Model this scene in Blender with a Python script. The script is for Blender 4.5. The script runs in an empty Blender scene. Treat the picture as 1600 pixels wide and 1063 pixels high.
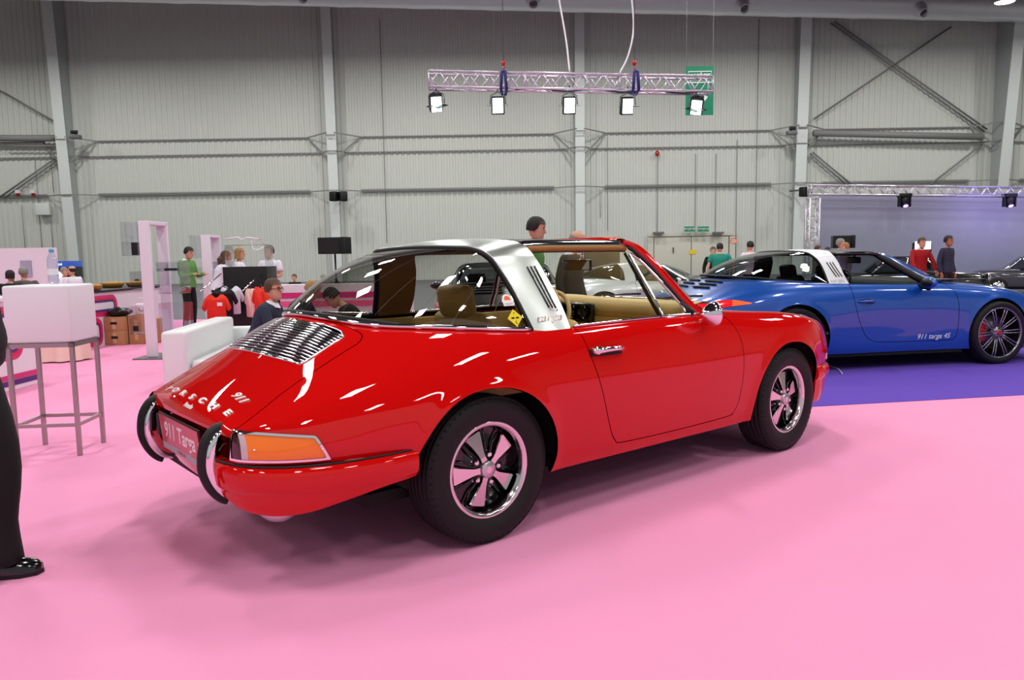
import bpy, bmesh, math, random
import numpy as np
from mathutils import Vector, Matrix
random.seed(7)
PI = math.pi
D = bpy.data
C = bpy.context.scene.collection

# ------------------------------------------------------------------ camera
CAM_F, CAM_PITCH, CAM_ROLL, CAM_H = 1210.4, 0.1076, -0.0162, 1.1917
cd = D.cameras.new('camera'); cam = D.objects.new('camera', cd); C.objects.link(cam)
cd.sensor_width = 36.0; cd.lens = CAM_F / 1600 * 36.0; cd.clip_end = 300; cd.clip_start = .05
_f = Vector((0, math.cos(CAM_PITCH), -math.sin(CAM_PITCH))); _r = Vector((1, 0, 0)); _u = _r.cross(_f)
_c, _s = math.cos(CAM_ROLL), math.sin(CAM_ROLL)
_rt = _c * _r + _s * _u; _up = -_s * _r + _c * _u
cam.matrix_world = Matrix(((_rt.x, _up.x, -_f.x, 0), (_rt.y, _up.y, -_f.y, 0), (_rt.z, _up.z, -_f.z, CAM_H), (0, 0, 0, 1)))
S = bpy.context.scene
S.camera = cam
# ------------------------------------------------------------------ world, exposure
W = D.worlds.new('World'); S.world = W; W.use_nodes = True
W.node_tree.nodes['Background'].inputs[0].default_value = (.93, .95, 1, 1)
W.node_tree.nodes['Background'].inputs[1].default_value = .50
S.view_settings.view_transform = 'Standard'; S.view_settings.look = 'None'
S.view_settings.exposure = 0.0; S.view_settings.gamma = 1.0
S.view_settings.use_curve_mapping = False
# ------------------------------------------------------------------ large area lights (the hall's high bay lamps, plus an added wall fill)
def area(name, loc, size, power, col=(1, 1, 1), rot=(0, 0, 0), sy=None):
    l = D.lights.new(name, 'AREA'); l.shape = 'RECTANGLE'; l.size = size; l.size_y = sy or size
    l.energy = power; l.color = col
    o = D.objects.new(name, l); o.location = loc; o.rotation_euler = rot; C.objects.link(o)
    return o
HALL_LAMPS = []
for ix in range(5):
    for iy in range(5):
        HALL_LAMPS.append((-16 + ix * 8.5, -7 + iy * 8.5))
for (x, y) in HALL_LAMPS:
    area('hall_light', (x, y, 11.9), 1.0, 345, (1, .985, .95), sy=2.2)
for ix in range(8):
    area('wall_fill', (-29 + ix * 8.3, 35.0, 11.8), .8, 430, (1, .99, .95), sy=1.2)  # unseen fill row added to brighten the back wall
area('stage_glow', (13.2, 20.6, 2.6), 2.0, 18, (.45, .35, 1), rot=(math.radians(80), 0, 0))

# ------------------------------------------------------------------ helpers
MATS = {}
def mat(name, col=(.8, .8, .8), rough=.5, metal=0, coat=0, bump=0, bscale=40, noise=0, nscale=8, trans=0, emit=None, estr=1, alpha=1, spec=.5, ior=1.45):
    if name in MATS: return MATS[name]
    m = D.materials.new(name); m.use_nodes = True; nt = m.node_tree; b = nt.nodes['Principled BSDF']
    c = tuple(v if v <= .04045 and False else (v / 12.92 if v <= .04045 else ((v + .055) / 1.055) ** 2.4) for v in col) + (1,)
    b.inputs['Base Color'].default_value = c; b.inputs['Roughness'].default_value = rough
    b.inputs['Metallic'].default_value = metal; b.inputs['Coat Weight'].default_value = coat
    b.inputs['Coat Roughness'].default_value = .02
    b.inputs['Transmission Weight'].default_value = trans; b.inputs['IOR'].default_value = ior
    b.inputs['Specular IOR Level'].default_value = spec; b.inputs['Alpha'].default_value = alpha
    if emit:
        b.inputs['Emission Color'].default_value = tuple(emit) + (1,); b.inputs['Emission Strength'].default_value = estr
    tc = nt.nodes.new('ShaderNodeTexCoord')
    n = nt.nodes.new('ShaderNodeTexNoise'); n.inputs['Scale'].default_value = nscale; n.inputs['Detail'].default_value = 4
    nt.links.new(tc.outputs['Object'], n.inputs['Vector'])
    mr = nt.nodes.new('ShaderNodeMapRange'); mr.inputs[3].default_value = 1 - noise; mr.inputs[4].default_value = 1 + noise
    nt.links.new(n.outputs[0], mr.inputs[0])
    mx = nt.nodes.new('ShaderNodeVectorMath'); mx.operation = 'SCALE'; mx.inputs[0].default_value = c[:3]
    nt.links.new(mr.outputs[0], mx.inputs['Scale']); nt.links.new(mx.outputs[0], b.inputs['Base Color'])
    if bump:
        n2 = nt.nodes.new('ShaderNodeTexNoise'); n2.inputs['Scale'].default_value = bscale; n2.inputs['Detail'].default_value = 3
        nt.links.new(tc.outputs['Object'], n2.inputs['Vector'])
        bp = nt.nodes.new('ShaderNodeBump'); bp.inputs['Strength'].default_value = bump; bp.inputs['Distance'].default_value = .01
        nt.links.new(n2.outputs[0], bp.inputs['Height']); nt.links.new(bp.outputs[0], b.inputs['Normal'])
    MATS[name] = m
    return m
def glass(name, tint=(.85, .9, .88), refl=.10, rough=0):
    # thin sheet of glass: mostly clear, mirror-like reflection that grows at a slant
    m = D.materials.new(name); m.use_nodes = True; nt = m.node_tree; nt.nodes.clear()
    o = nt.nodes.new('ShaderNodeOutputMaterial'); t = nt.nodes.new('ShaderNodeBsdfTransparent'); t.inputs[0].default_value = tint + (1,)
    g = nt.nodes.new('ShaderNodeBsdfGlossy'); g.inputs['Roughness'].default_value = rough
    a = nt.nodes.new('ShaderNodeMath'); a.operation = 'ADD'; a.inputs[1].default_value = refl; a.use_clamp = True
    mx = nt.nodes.new('ShaderNodeMixShader')
    lw = nt.nodes.new('ShaderNodeLayerWeight'); lw.inputs[0].default_value = .5
    pw = nt.nodes.new('ShaderNodeMath'); pw.operation = 'POWER'; pw.inputs[1].default_value = 4.0
    nt.links.new(lw.outputs['Facing'], pw.inputs[0]); nt.links.new(pw.outputs[0], a.inputs[0]); nt.links.new(a.outputs[0], mx.inputs[0])
    nt.links.new(t.outputs[0], mx.inputs[1]); nt.links.new(g.outputs[0], mx.inputs[2]); nt.links.new(mx.outputs[0], o.inputs[0])
    MATS[name] = m
    return m
def tag(o, label=None, cat=None, group=None, kind=None):
    if label: o['label'] = label
    if cat: o['category'] = cat
    if group: o['group'] = group
    if kind: o['kind'] = kind
    return o
def empty(name, loc=(0, 0, 0), rz=0, parent=None):
    o = D.objects.new(name, None); o.location = loc; o.rotation_euler = (0, 0, rz); C.objects.link(o); o.empty_display_size = .1
    if parent: o.parent = parent
    return o
def thing(name, label, cat, loc=(0, 0, 0), rz=0, group=None):
    return tag(empty(name, loc, rz), label, cat, group)
class MB:
    """collects shapes, links them as one mesh"""
    def __init__(s): s.v = []; s.f = []; s.m = []; s.n = None; s.sm = []
    def add(s, V, F, mi=0, smooth=True, M=None):
        b = len(s.v)
        for p in V:
            s.v.append(tuple(M @ Vector(p)) if M is not None else tuple(p))
        for f in F: s.f.append(tuple(b + i for i in f)); s.m.append(mi); s.sm.append(smooth)
        return s
    def box(s, c, d, mi=0, M=None, bev=0, rz=0, smooth=False):
        x, y, z = c; a, b, h = d[0] / 2, d[1] / 2, d[2] / 2
        R = Matrix.Translation(Vector(c)) @ Matrix.Rotation(rz, 4, 'Z')
        if M is not None: R = M @ R
        if bev <= 0:
            V = [(i * a, j * b, k * h) for i in (-1, 1) for j in (-1, 1) for k in (-1, 1)]
            F = [(0, 1, 3, 2), (4, 6, 7, 5), (0, 4, 5, 1), (2, 3, 7, 6), (0, 2, 6, 4), (1, 5, 7, 3)]
            return s.add(V, F, mi, False, R)
        bm = bmesh.new(); bmesh.ops.create_cube(bm, size=1)
        for v in bm.verts: v.co = Vector((v.co.x * d[0], v.co.y * d[1], v.co.z * d[2]))
        bmesh.ops.bevel(bm, geom=bm.edges[:], offset=min(bev, min(d) * .49), segments=3, profile=.5, affect='EDGES')
        bm.verts.index_update()
        V = [v.co.copy() for v in bm.verts]; F = [[v.index for v in f.verts] for f in bm.faces]; bm.free()
        return s.add(V, F, mi, True, R)
    def tube(s, P, r, n=8, mi=0, closed=False, caps=True, M=None, smooth=True, sq=None):
        P = [Vector(p) for p in P]; N = len(P); V = []; F = []
        rr = r if hasattr(r, '__len__') else [r] * N
        def tan(i):
            a = P[(i - 1) % N] if (closed or i > 0) else P[i]; b = P[(i + 1) % N] if (closed or i < N - 1) else P[i]
            return (b - a).normalized()
        t0 = tan(0); up = Vector((0, 0, 1)) if abs(t0.z) < .9 else Vector((1, 0, 0)); u = (up - up.dot(t0) * t0).normalized()
        for i in range(N):
            t = tan(i); u = (u - u.dot(t) * t)
            u = u.normalized() if u.length > 1e-6 else Vector((1, 0, 0)); w = t.cross(u)
            sc = 1
            if 0 < i < N - 1 or closed:
                a = (P[i] - P[i - 1]).normalized(); sc = 1 / max(.5, math.sqrt(max(.01, (1 + a.dot((P[(i + 1) % N] - P[i]).normalized())) / 2)))
            for k in range(n):
                an = 2 * PI * (k + (.5 if n == 4 else 0)) / n
                V.append(P[i] + (u * math.cos(an) * (sq or 1) + w * math.sin(an)) * rr[i] * (sc if n <= 4 else 1))
        for i in range(N if closed else N - 1):
            j = (i + 1) % N
            for k in range(n): F.append((i * n + k, i * n + (k + 1) % n, j * n + (k + 1) % n, j * n + k))
        if caps and not closed: F += [tuple(range(n - 1, -1, -1)), tuple((N - 1) * n + k for k in range(n))]
        return s.add(V, F, mi, smooth and n > 4, M)
    def lathe(s, prof, n=32, mi=0, M=None, smooth=True, ang=2 * PI, capit=False):
        # profile of (radius, height) about local Z
        V = []; F = []; k = len(prof); full = ang >= 2 * PI - 1e-6; nn = n if full else n + 1
        for i in range(nn):
            a = ang * i / n
            for (r, z) in prof: V.append((r * math.cos(a), r * math.sin(a), z))
        for i in range(n):
            j = (i + 1) % nn
            for q in range(k - 1):
                F.append((i * k + q, j * k + q, j * k + q + 1, i * k + q + 1))
        return s.add(V, F, mi, smooth, M)
    def prism(s, pts, h0, h1, mi=0, M=None, smooth=False):
        # polygon in XY between heights
        n = len(pts); V = [(x, y, h0) for x, y in pts] + [(x, y, h1) for x, y in pts]
        F = [tuple(range(n - 1, -1, -1)), tuple(range(n, 2 * n))] + [(i, (i + 1) % n, n + (i + 1) % n, n + i) for i in range(n)]
        return s.add(V, F, mi, smooth, M)
    def grid(s, G, mi=0, M=None, smooth=True, flip=False, cu=False, cv=False):
        nu, nv = len(G), len(G[0]); V = [p for row in G for p in row]; F = []
        for i in range(nu if cu else nu - 1):
            for j in range(nv if cv else nv - 1):
                a, b, c, d = i * nv + j, ((i + 1) % nu) * nv + j, ((i + 1) % nu) * nv + (j + 1) % nv, i * nv + (j + 1) % nv
                F.append((a, d, c, b) if flip else (a, b, c, d))
        return s.add(V, F, mi, smooth, M)
    def ball(s, c, r, mi=0, nu=16, nv=10, M=None):
        rx, ry, rz = (r, r, r) if not hasattr(r, '__len__') else r
        V = [(c[0], c[1], c[2] - rz)]; F = []
        for j in range(1, nv):
            t = -PI / 2 + PI * j / nv
            for i in range(nu): V.append((c[0] + rx * math.cos(t) * math.cos(2 * PI * i / nu), c[1] + ry * math.cos(t) * math.sin(2 * PI * i / nu), c[2] + rz * math.sin(t)))
        V.append((c[0], c[1], c[2] + rz)); L = len(V) - 1
        for i in range(nu):
            F.append((0, 1 + (i + 1) % nu, 1 + i)); F.append((L, L - nu + i, L - nu + (i + 1) % nu))
            for j in range(nv - 2): a = 1 + j * nu; F.append((a + i, a + (i + 1) % nu, a + nu + (i + 1) % nu, a + nu + i))
        return s.add(V, F, mi, True, M)
    def build(s, name, mats, parent=None, loc=None, rot=None, label=None, recalc=True, kind=None):
        me = D.meshes.new(name); me.from_pydata([tuple(p) for p in s.v], [], s.f)
        for m in (mats if isinstance(mats, (list, tuple)) else [mats]): me.materials.append(MATS[m] if isinstance(m, str) else m)
        me.polygons.foreach_set('material_index', s.m); me.polygons.foreach_set('use_smooth', s.sm)
        if recalc:
            bm = bmesh.new(); bm.from_mesh(me); bmesh.ops.recalc_face_normals(bm, faces=bm.faces[:]); bm.to_mesh(me); bm.free()
        me.update()
        if s.n is not None: me.normals_split_custom_set_from_vertices(s.n)
        o = D.objects.new(name, me); C.objects.link(o)
        if parent: o.parent = parent
        if loc: o.location = loc
        if rot: o.rotation_euler = rot
        if label: o['label'] = label
        if kind: o['kind'] = kind
        return o
def curve_pts(P, n=24, closed=False):
    """smooth interpolating curve through points (Catmull-Rom)"""
    P = [np.array(p, float) for p in P]; N = len(P); out = []
    segs = N if closed else N - 1
    for i in range(segs):
        p1, p2 = P[i], P[(i + 1) % N]
        p0 = P[(i - 1) % N] if (closed or i > 0) else 2 * p1 - p2
        p3 = P[(i + 2) % N] if (closed or i < N - 2) else 2 * p2 - p1
        m = max(1, int(round(n / segs)))
        for k in range(m):
            t = k / m
            out.append(.5 * ((2 * p1) + (p2 - p0) * t + (2 * p0 - 5 * p1 + 4 * p2 - p3) * t * t + (3 * p1 - p0 - 3 * p2 + p3) * t ** 3))
    if not closed: out.append(P[-1])
    return out
def text(name, body, size, M, material, parent=None, depth=.002, shear=0, font=None, align='CENTER', bold=0, sx=1, label=None):
    cu = D.curves.new(name, 'FONT'); cu.body = body; cu.size = size; cu.extrude = depth; cu.shear = shear; cu.align_x = align; cu.align_y = 'CENTER'
    cu.offset = bold; cu.resolution_u = 4
    o = D.objects.new(name + '_tmp', cu); C.objects.link(o)
    dg = bpy.context.evaluated_depsgraph_get(); me = D.meshes.new_from_object(o.evaluated_get(dg)); D.objects.remove(o)
    me.transform(M @ Matrix.Diagonal((sx, 1, 1, 1))); me.name = name; me.materials.clear(); me.materials.append(MATS[material])
    o = D.objects.new(name, me); C.objects.link(o)
    if parent: o.parent = parent
    if label: o['label'] = label
    return o
def frame(o, x, y):
    """matrix with origin o, local x axis along x, y along y (made orthogonal)"""
    x = Vector(x).normalized(); y = Vector(y); y = (y - y.dot(x) * x).normalized(); z = x.cross(y)
    M = Matrix(((x.x, y.x, z.x, o[0]), (x.y, y.y, z.y, o[1]), (x.z, y.z, z.z, o[2]), (0, 0, 0, 1)))
    return M
# ---- smooth surfaces: tensor product interpolation of a point net, and exact trimming
def _cr_basis(n, m):
    """B: m x n matrix, cubic B-spline through/near the n rows"""
    N = np.zeros((n, n)); 
    for i in range(n):
        if i in (0, n - 1): N[i, i] = 1
        else: N[i, i - 1:i + 2] = [1 / 6, 4 / 6, 1 / 6]
    def ev(u):
        row = np.zeros(n); i = min(int(u), n - 2); t = u - i
        w = [(1 - t) ** 3 / 6, (3 * t ** 3 - 6 * t * t + 4) / 6, (-3 * t ** 3 + 3 * t * t + 3 * t + 1) / 6, t ** 3 / 6]
        for k in range(4):
            j = i - 1 + k
            if j < 0: row[0] += 2 * w[k]; row[1] -= w[k]
            elif j > n - 1: row[n - 1] += 2 * w[k]; row[n - 2] -= w[k]
            else: row[j] += w[k]
        return row
    us = np.linspace(0, n - 1, m)
    return np.array([ev(u) for u in us]), N, us
def net_surface(P, nu, nv, corr=1.0):
    P = np.array(P, float); n, m = P.shape[:2]
    Bu, Nu, us = _cr_basis(n, nu); Bv, Nv, vs = _cr_basis(m, nv)
    Qi = np.einsum('ij,jkd->ikd', np.linalg.inv(Nu), P); Qi = np.einsum('ij,kjd->kid', np.linalg.inv(Nv), Qi)
    Q = P + (Qi - P) * corr
    G = np.einsum('ij,jkd->ikd', Bu, Q); G = np.einsum('ij,kjd->kid', Bv, G)
    return G
def grid_normals(G):
    du = np.gradient(G, axis=0); dv = np.gradient(G, axis=1); n = np.cross(du, dv)
    l = np.linalg.norm(n, axis=2, keepdims=True); l[l < 1e-12] = 1
    return n / l
class Skin:
    """polygon soup with shared verts, positions P, normals N, for trimming by scalar functions"""
    def __init__(s, P, N, F): s.P = P; s.N = N; s.F = F
    @staticmethod
    def from_grid(G, flip=False):
        nu, nv = G.shape[:2]; N = grid_normals(G).reshape(-1, 3)
        if flip: N = -N
        F = []
        for i in range(nu - 1):
            for j in range(nv - 1):
                a, b, c, d = i * nv + j, (i + 1) * nv + j, (i + 1) * nv + j + 1, i * nv + j + 1
                F.append((a, d, c, b) if flip else (a, b, c, d))
        return Skin(G.reshape(-1, 3).copy(), N, F)
    def clip(s, g):
        """g: array of values per vertex; returns part where g<=0"""
        g = np.where(np.abs(g) < 1e-6, -1e-6, g)
        newP = []; newN = []; E = {}; base = len(s.P); F = []
        for f in s.F:
            gi = g[list(f)]
            if (gi <= 0).all(): F.append(f); continue
            if (gi > 0).all(): continue
            out = []
            k = len(f)
            for a in range(k):
                i, j = f[a], f[(a + 1) % k]
                if g[i] <= 0: out.append(i)
                if (g[i] <= 0) != (g[j] <= 0):
                    key = (min(i, j), max(i, j))
                    if key not in E:
                        t = g[key[0]] / (g[key[0]] - g[key[1]])
                        E[key] = base + len(newP)
                        newP.append(s.P[key[0]] * (1 - t) + s.P[key[1]] * t)
                        nn = s.N[key[0]] * (1 - t) + s.N[key[1]] * t; newN.append(nn / max(1e-9, np.linalg.norm(nn)))
                    out.append(E[key])
            if len(out) >= 3: F.append(tuple(out))
        P = np.vstack([s.P, newP]) if newP else s.P; N = np.vstack([s.N, newN]) if newN else s.N
        used = sorted({i for f in F for i in f}); mp = {o: i for i, o in enumerate(used)}
        return Skin(P[used], N[used], [tuple(mp[i] for i in f) for f in F])
    def thick(s, d):
        """adds a folded-in rim of depth d along open edges; returns (V,F,normals)"""
        cnt = {}
        for f in s.F:
            for a in range(len(f)):
                i, j = f[a], f[(a + 1) % len(f)]; cnt[(i, j)] = cnt.get((i, j), 0) + 1
        V = [tuple(p) for p in s.P]; Nn = [tuple(n) for n in s.N]; F = list(s.F)
        rim = {}
        def rv(i):
            if i not in rim: rim[i] = len(V); V.append(tuple(s.P[i] - s.N[i] * d)); Nn.append(None)
            return rim[i]
        top = {}
        for (i, j) in list(cnt):
            if (j, i) not in cnt and abs(s.P[i][1]) + abs(s.P[j][1]) > 1e-4:
                a, b = rv(i), rv(j)
                pi = np.array(s.P[i]); pj = np.array(s.P[j]); e = pj - pi; n = np.cross(e, -s.N[i]); l = np.linalg.norm(n)
                n = -n / l if l > 1e-9 else s.N[i]
                k0 = len(V); V += [tuple(pi), tuple(pj), V[b], V[a]]; Nn += [tuple(-n)] * 4
                F.append((k0 + 1, k0, k0 + 3, k0 + 2))
        Nn = [n if n is not None else (0, 0, 1) for n in Nn]
        return V, F, Nn
def skin_obj(sk, name, material, parent, d=.012, mirror=True, label=None):
    V, F, N = sk.thick(d)
    if mirror:
        n = len(V); V2 = [(x, -y, z) for x, y, z in V]; F2 = [tuple(n + i for i in reversed(f)) for f in F]; N2 = [(x, -y, z) for x, y, z in N]
        V = V + V2; F = F + F2; N = N + N2
        # weld the centre line
        mp = {}; key = {}
        for i, p in enumerate(V):
            if abs(p[1]) < 1e-4:
                k = (round(p[0], 5), round(p[2], 5))
                if k in key: mp[i] = key[k]
                else: key[k] = i
        F = [tuple(mp.get(i, i) for i in f) for f in F]; F = [f for f in F if len(set(f)) == len(f)]
    me = D.meshes.new(name); me.from_pydata(V, [], F); me.materials.append(MATS[material])
    me.polygons.foreach_set('use_smooth', [True] * len(F)); me.update()
    me.normals_split_custom_set_from_vertices(N)
    o = D.objects.new(name, me); C.objects.link(o)
    if parent: o.parent = parent
    if label: o['label'] = label
    return o
def poly_sdf(P2, poly):
    """signed distance (negative inside) of points P2 (n,2) to closed polygon"""
    poly = np.array(poly, float); d = np.full(len(P2), 1e9); ins = np.zeros(len(P2), bool); n = len(poly)
    for i in range(n):
        a = poly[i]; b = poly[(i + 1) % n]; e = b - a; w = P2 - a
        t = np.clip((w @ e) / max(1e-12, e @ e), 0, 1); dd = np.linalg.norm(w - t[:, None] * e, axis=1); d = np.minimum(d, dd)
        c = (a[1] > P2[:, 1]) != (b[1] > P2[:, 1])
        with np.errstate(divide='ignore', invalid='ignore'):
            xi = a[0] + (P2[:, 1] - a[1]) * (b[0] - a[0]) / (b[1] - a[1] + (1e-15))
        ins ^= c & (P2[:, 0] < xi)
    return np.where(ins, -d, d)
def surf_point(sk_P, key, axes):
    """nearest surface sample by two coordinates"""
    d = np.linalg.norm(sk_P[:, axes] - np.array(key), axis=1)
    return int(np.argmin(d))
# ================================================================== RED CAR
RED = empty('sports_car', (-.5818, 3.7198, 0), .6906)
tag(RED, 'red classic targa sports car with brushed steel roll bar standing on the pink carpet', 'car')
def red_net():
    Z = np.array
    rows = []
    def row(x, pts, xs=None):
        xs = xs if xs is not None else [x] * len(pts)
        rows.append([(xx, -y, z) for xx, (y, z) in zip(xs, pts)])
    # nose edge and nose face
    row(0, [(.55, .40), (.54, .41), (.53, .415), (.51, .42), (.47, .42), (.42, .42), (.35, .42), (.26, .42), (.13, .42), (0, .42)],
        [3.02, 3.025, 3.03, 3.035, 3.05, 3.06, 3.075, 3.09, 3.10, 3.105])
    row(0, [(.58, .40), (.575, .435), (.57, .47), (.555, .50), (.525, .53), (.48, .545), (.40, .53), (.28, .51), (.14, .50), (0, .50)],
        [2.99, 2.995, 3.00, 3.01, 3.02, 3.035, 3.06, 3.08, 3.095, 3.10])
    row(0, [(.60, .39), (.61, .45), (.615, .51), (.61, .57), (.585, .63), (.545, .66), (.45, .63), (.31, .585), (.15, .57), (0, .57)],
        [2.94, 2.955, 2.965, 2.97, 2.98, 2.985, 3.0, 3.02, 3.03, 3.035])
    row(0, [(.635, .36), (.66, .43), (.675, .51), (.675, .585), (.655, .665), (.61, .73), (.51, .72), (.36, .645), (.17, .62), (0, .62)],
        [2.84, 2.85, 2.86, 2.86, 2.86, 2.865, 2.87, 2.89, 2.90, 2.90])
    row(2.68, [(.675, .32), (.71, .40), (.735, .50), (.74, .59), (.725, .68), (.675, .76), (.56, .775), (.40, .71), (.19, .68), (0, .68)])
    row(2.5, [(.705, .28), (.745, .37), (.77, .48), (.778, .58), (.765, .68), (.71, .775), (.59, .81), (.43, .76), (.21, .735), (0, .735)])
    row(2.27, [(.73, .25), (.765, .34), (.785, .45), (.793, .56), (.783, .67), (.735, .775), (.62, .835), (.46, .80), (.23, .79), (0, .79)])
    row(1.95, [(.74, .24), (.765, .32), (.783, .43), (.792, .55), (.785, .67), (.748, .78), (.655, .852), (.49, .855), (.24, .865), (0, .87)])
    row(1.6, [(.74, .235), (.766, .31), (.785, .425), (.795, .55), (.79, .66), (.762, .775), (.69, .865), (.50, .89), (.25, .91), (0, .915)])
    row(1.2, [(.74, .235), (.768, .31), (.79, .425), (.80, .55), (.795, .66), (.768, .775), (.70, .868), (.50, .89), (.25, .90), (0, .90)])
    row(.8, [(.74, .235), (.77, .31), (.793, .425), (.804, .55), (.80, .66), (.772, .77), (.703, .865), (.50, .89), (.25, .90), (0, .90)])
    row(.4, [(.74, .235), (.773, .31), (.797, .425), (.808, .55), (.805, .655), (.777, .765), (.70, .862), (.52, .90), (.25, .92), (0, .92)])
    row(.05, [(.755, .27), (.785, .345), (.803, .445), (.811, .55), (.806, .65), (.772, .76), (.69, .862), (.52, .92), (.25, .945), (0, .95)])
    row(-.25, [(.785, .42), (.797, .465), (.805, .51), (.806, .57), (.793, .65), (.748, .745), (.655, .838), (.50, .905), (.26, .952), (0, .965)])
    row(-.5, [(.768, .463), (.778, .50), (.78, .54), (.776, .59), (.757, .65), (.705, .72), (.61, .78), (.47, .838), (.25, .905), (0, .928)])
    row(-.7, [(.728, .47), (.735, .505), (.735, .545), (.725, .59), (.70, .64), (.645, .69), (.555, .722), (.42, .752), (.22, .79), (0, .803)])
    row(0, [(.67, .475), (.675, .505), (.672, .54), (.66, .58), (.63, .62), (.575, .637), (.49, .652), (.37, .674), (.19, .70), (0, .707)],
        [-.845, -.845, -.845, -.845, -.848, -.85, -.85, -.85, -.85, -.85])
    row(0, [(.60, .478), (.60, .505), (.594, .535), (.58, .566), (.555, .595), (.51, .598), (.44, .61), (.33, .625), (.17, .638), (0, .64)],
        [-.935, -.935, -.937, -.938, -.94, -.945, -.95, -.952, -.955, -.955])
    row(0, [(.565, .478), (.56, .50), (.552, .523), (.54, .548), (.515, .565), (.475, .575), (.41, .582), (.31, .586), (.16, .59), (0, .592)],
        [-.962, -.964, -.966, -.97, -.973, -.977, -.983, -.99, -.997, -1.0])
    row(0, [(.55, .478), (.54, .48), (.527, .48), (.51, .48), (.48, .48), (.44, .48), (.38, .48), (.285, .48), (.15, .48), (0, .48)],
        [-.97, -.973, -.976, -.98, -.984, -.988, -.993, -1.0, -1.005, -1.007])
    return rows
RED_ARCHES = [(0.0, .31, .352, .395), (2.268, .31, .352, .385)]   # x, z, radius ahead, radius behind
def arch_g(P, x0, z0, rf, rb):
    dx = P[:, 0] - x0; dz = P[:, 2] - z0; r = np.hypot(dx, dz); c = dx / np.maximum(r, 1e-6)
    s = np.clip(dz / np.maximum(r, 1e-6), 0, 1)
    rr = np.where(c > 0, rf, rf + (rb - rf) * np.abs(c) ** 1.0)
    return r - rr
def red_grid(nu=330, nv=110):
    G = net_surface(red_net(), nu, nv, corr=1.0)
    return G
mat('red_paint', (.79, .045, .04), .34, 0, .9, spec=0)
mat('chrome', (.92, .92, .93), .06, 1)
mat('badge_chrome', (.93, .90, .88), .38, .55)
mat('brushed_steel', (.84, .86, .84), .30, 1, noise=.03, nscale=30)
mat('aluminium', (.80, .80, .81), .32, 1)
mat('polished_alloy', (.88, .86, .86), .16, 1)
mat('black_gloss', (.02, .02, .022), .15, 0, .6)
mat('black_rubber', (.055, .055, .06), .55)
mat('tyre_rubber', (.075, .07, .075), .62, bump=.25, bscale=180, spec=.4)
mat('dark_void', (.012, .012, .013), .9)
mat('underbody', (.045, .04, .04), .7)
mat('tan_leather', (.80, .67, .40), .5, noise=.08, nscale=12, bump=.15, bscale=60)
mat('tan_liner', (.58, .43, .20), .6, noise=.06)
mat('amber_lens', (.96, .48, .02), .12, 0, .8, noise=.05, nscale=20)
mat('dark_red_lens', (.22, .015, .03), .12, 0, .8)
mat('clear_lens', (.78, .70, .72), .15, 0, .8)
mat('white_letter', (.95, .93, .93), .5)
mat('plate_red', (.72, .08, .12), .35, 0, .3)
mat('plate_grey', (.62, .62, .64), .4)
mat('yellow_sticker', (.93, .87, .05), .5)
mat('orange_print', (.92, .42, .05), .5)
mat('black_print', (.03, .03, .03), .6)
mat('white_vinyl', (.90, .90, .92), .35, 0, .1)
glass('car_glass', (.68, .69, .65), .08)
glass('side_glass', (.92, .96, .93), .01)
mat('mirror_glass', (.9, .93, .92), .02, 1)

G = red_grid()
SK = Skin.from_grid(G, flip=True)
# soft raised lips round the wheel arches
for (x0, z0, rf, rb) in RED_ARCHES:
    g = arch_g(SK.P, x0, z0, rf, rb)
    SK.P[:, 1] -= .010 * np.exp(-np.maximum(g, 0) ** 2 / .035 ** 2) * (SK.P[:, 2] < .72) * (np.abs(SK.P[:, 1]) > .6)
SK.N = -grid_normals(SK.P.reshape(G.shape)).reshape(-1, 3)
from mathutils.bvhtree import BVHTree
_V = [tuple(p) for p in SK.P]; BV = BVHTree.FromPolygons(_V + [(x, -y, z) for x, y, z in _V], SK.F + [tuple(len(_V) + i for i in reversed(f)) for f in SK.F])
def deck(x, y, off=0.0):
    h = BV.ray_cast(Vector((x, y, 1.6)), Vector((0, 0, -1)))
    n = h[1] if h[1].z > 0 else -h[1]
    return h[0] + n * off, n
def side(x, z, off=0.0, s=-1):
    h = BV.ray_cast(Vector((x, s * 1.4, z)), Vector((0, -s, 0)))
    n = h[1] if h[1].y * s > 0 else -h[1]
    return h[0] + n * off, n
X, Y, Z_ = SK.P[:, 0], SK.P[:, 1], SK.P[:, 2]
OPEN_H = [(-.455, 0), (-.44, .17), (-.385, .33), (-.29, .46), (-.16, .56), (-.02, .625), (.15, .668), (.32, .689), (.6, .694), (1.0, .692), (1.3, .69), (1.5, .68), (1.6, .61), (1.72, .43), (1.79, .22), (1.81, 0)]
_o = curve_pts(OPEN_H, 60); OPEN = [(p[0], p[1]) for p in _o] + [(p[0], -p[1]) for p in _o[::-1][1:-1]]
DOOR = curve_pts([(.60, .84), (.585, .70), (.62, .56), (.668, .43), (.715, .34), (.78, .298), (1.2, .292), (1.66, .298), (1.722, .34), (1.748, .45), (1.757, .60), (1.742, .70), (1.705, .775)], 60)
DOOR = [(p[0], p[1]) for p in DOOR]
DOOR = [(.545, 1.0), (.545, .868), (.555, .83), (.583, .78)] + [p for p in DOOR if p[1] < .78 ] + [(1.66, .83), (1.60, .875), (1.60, 1.0)]
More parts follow.
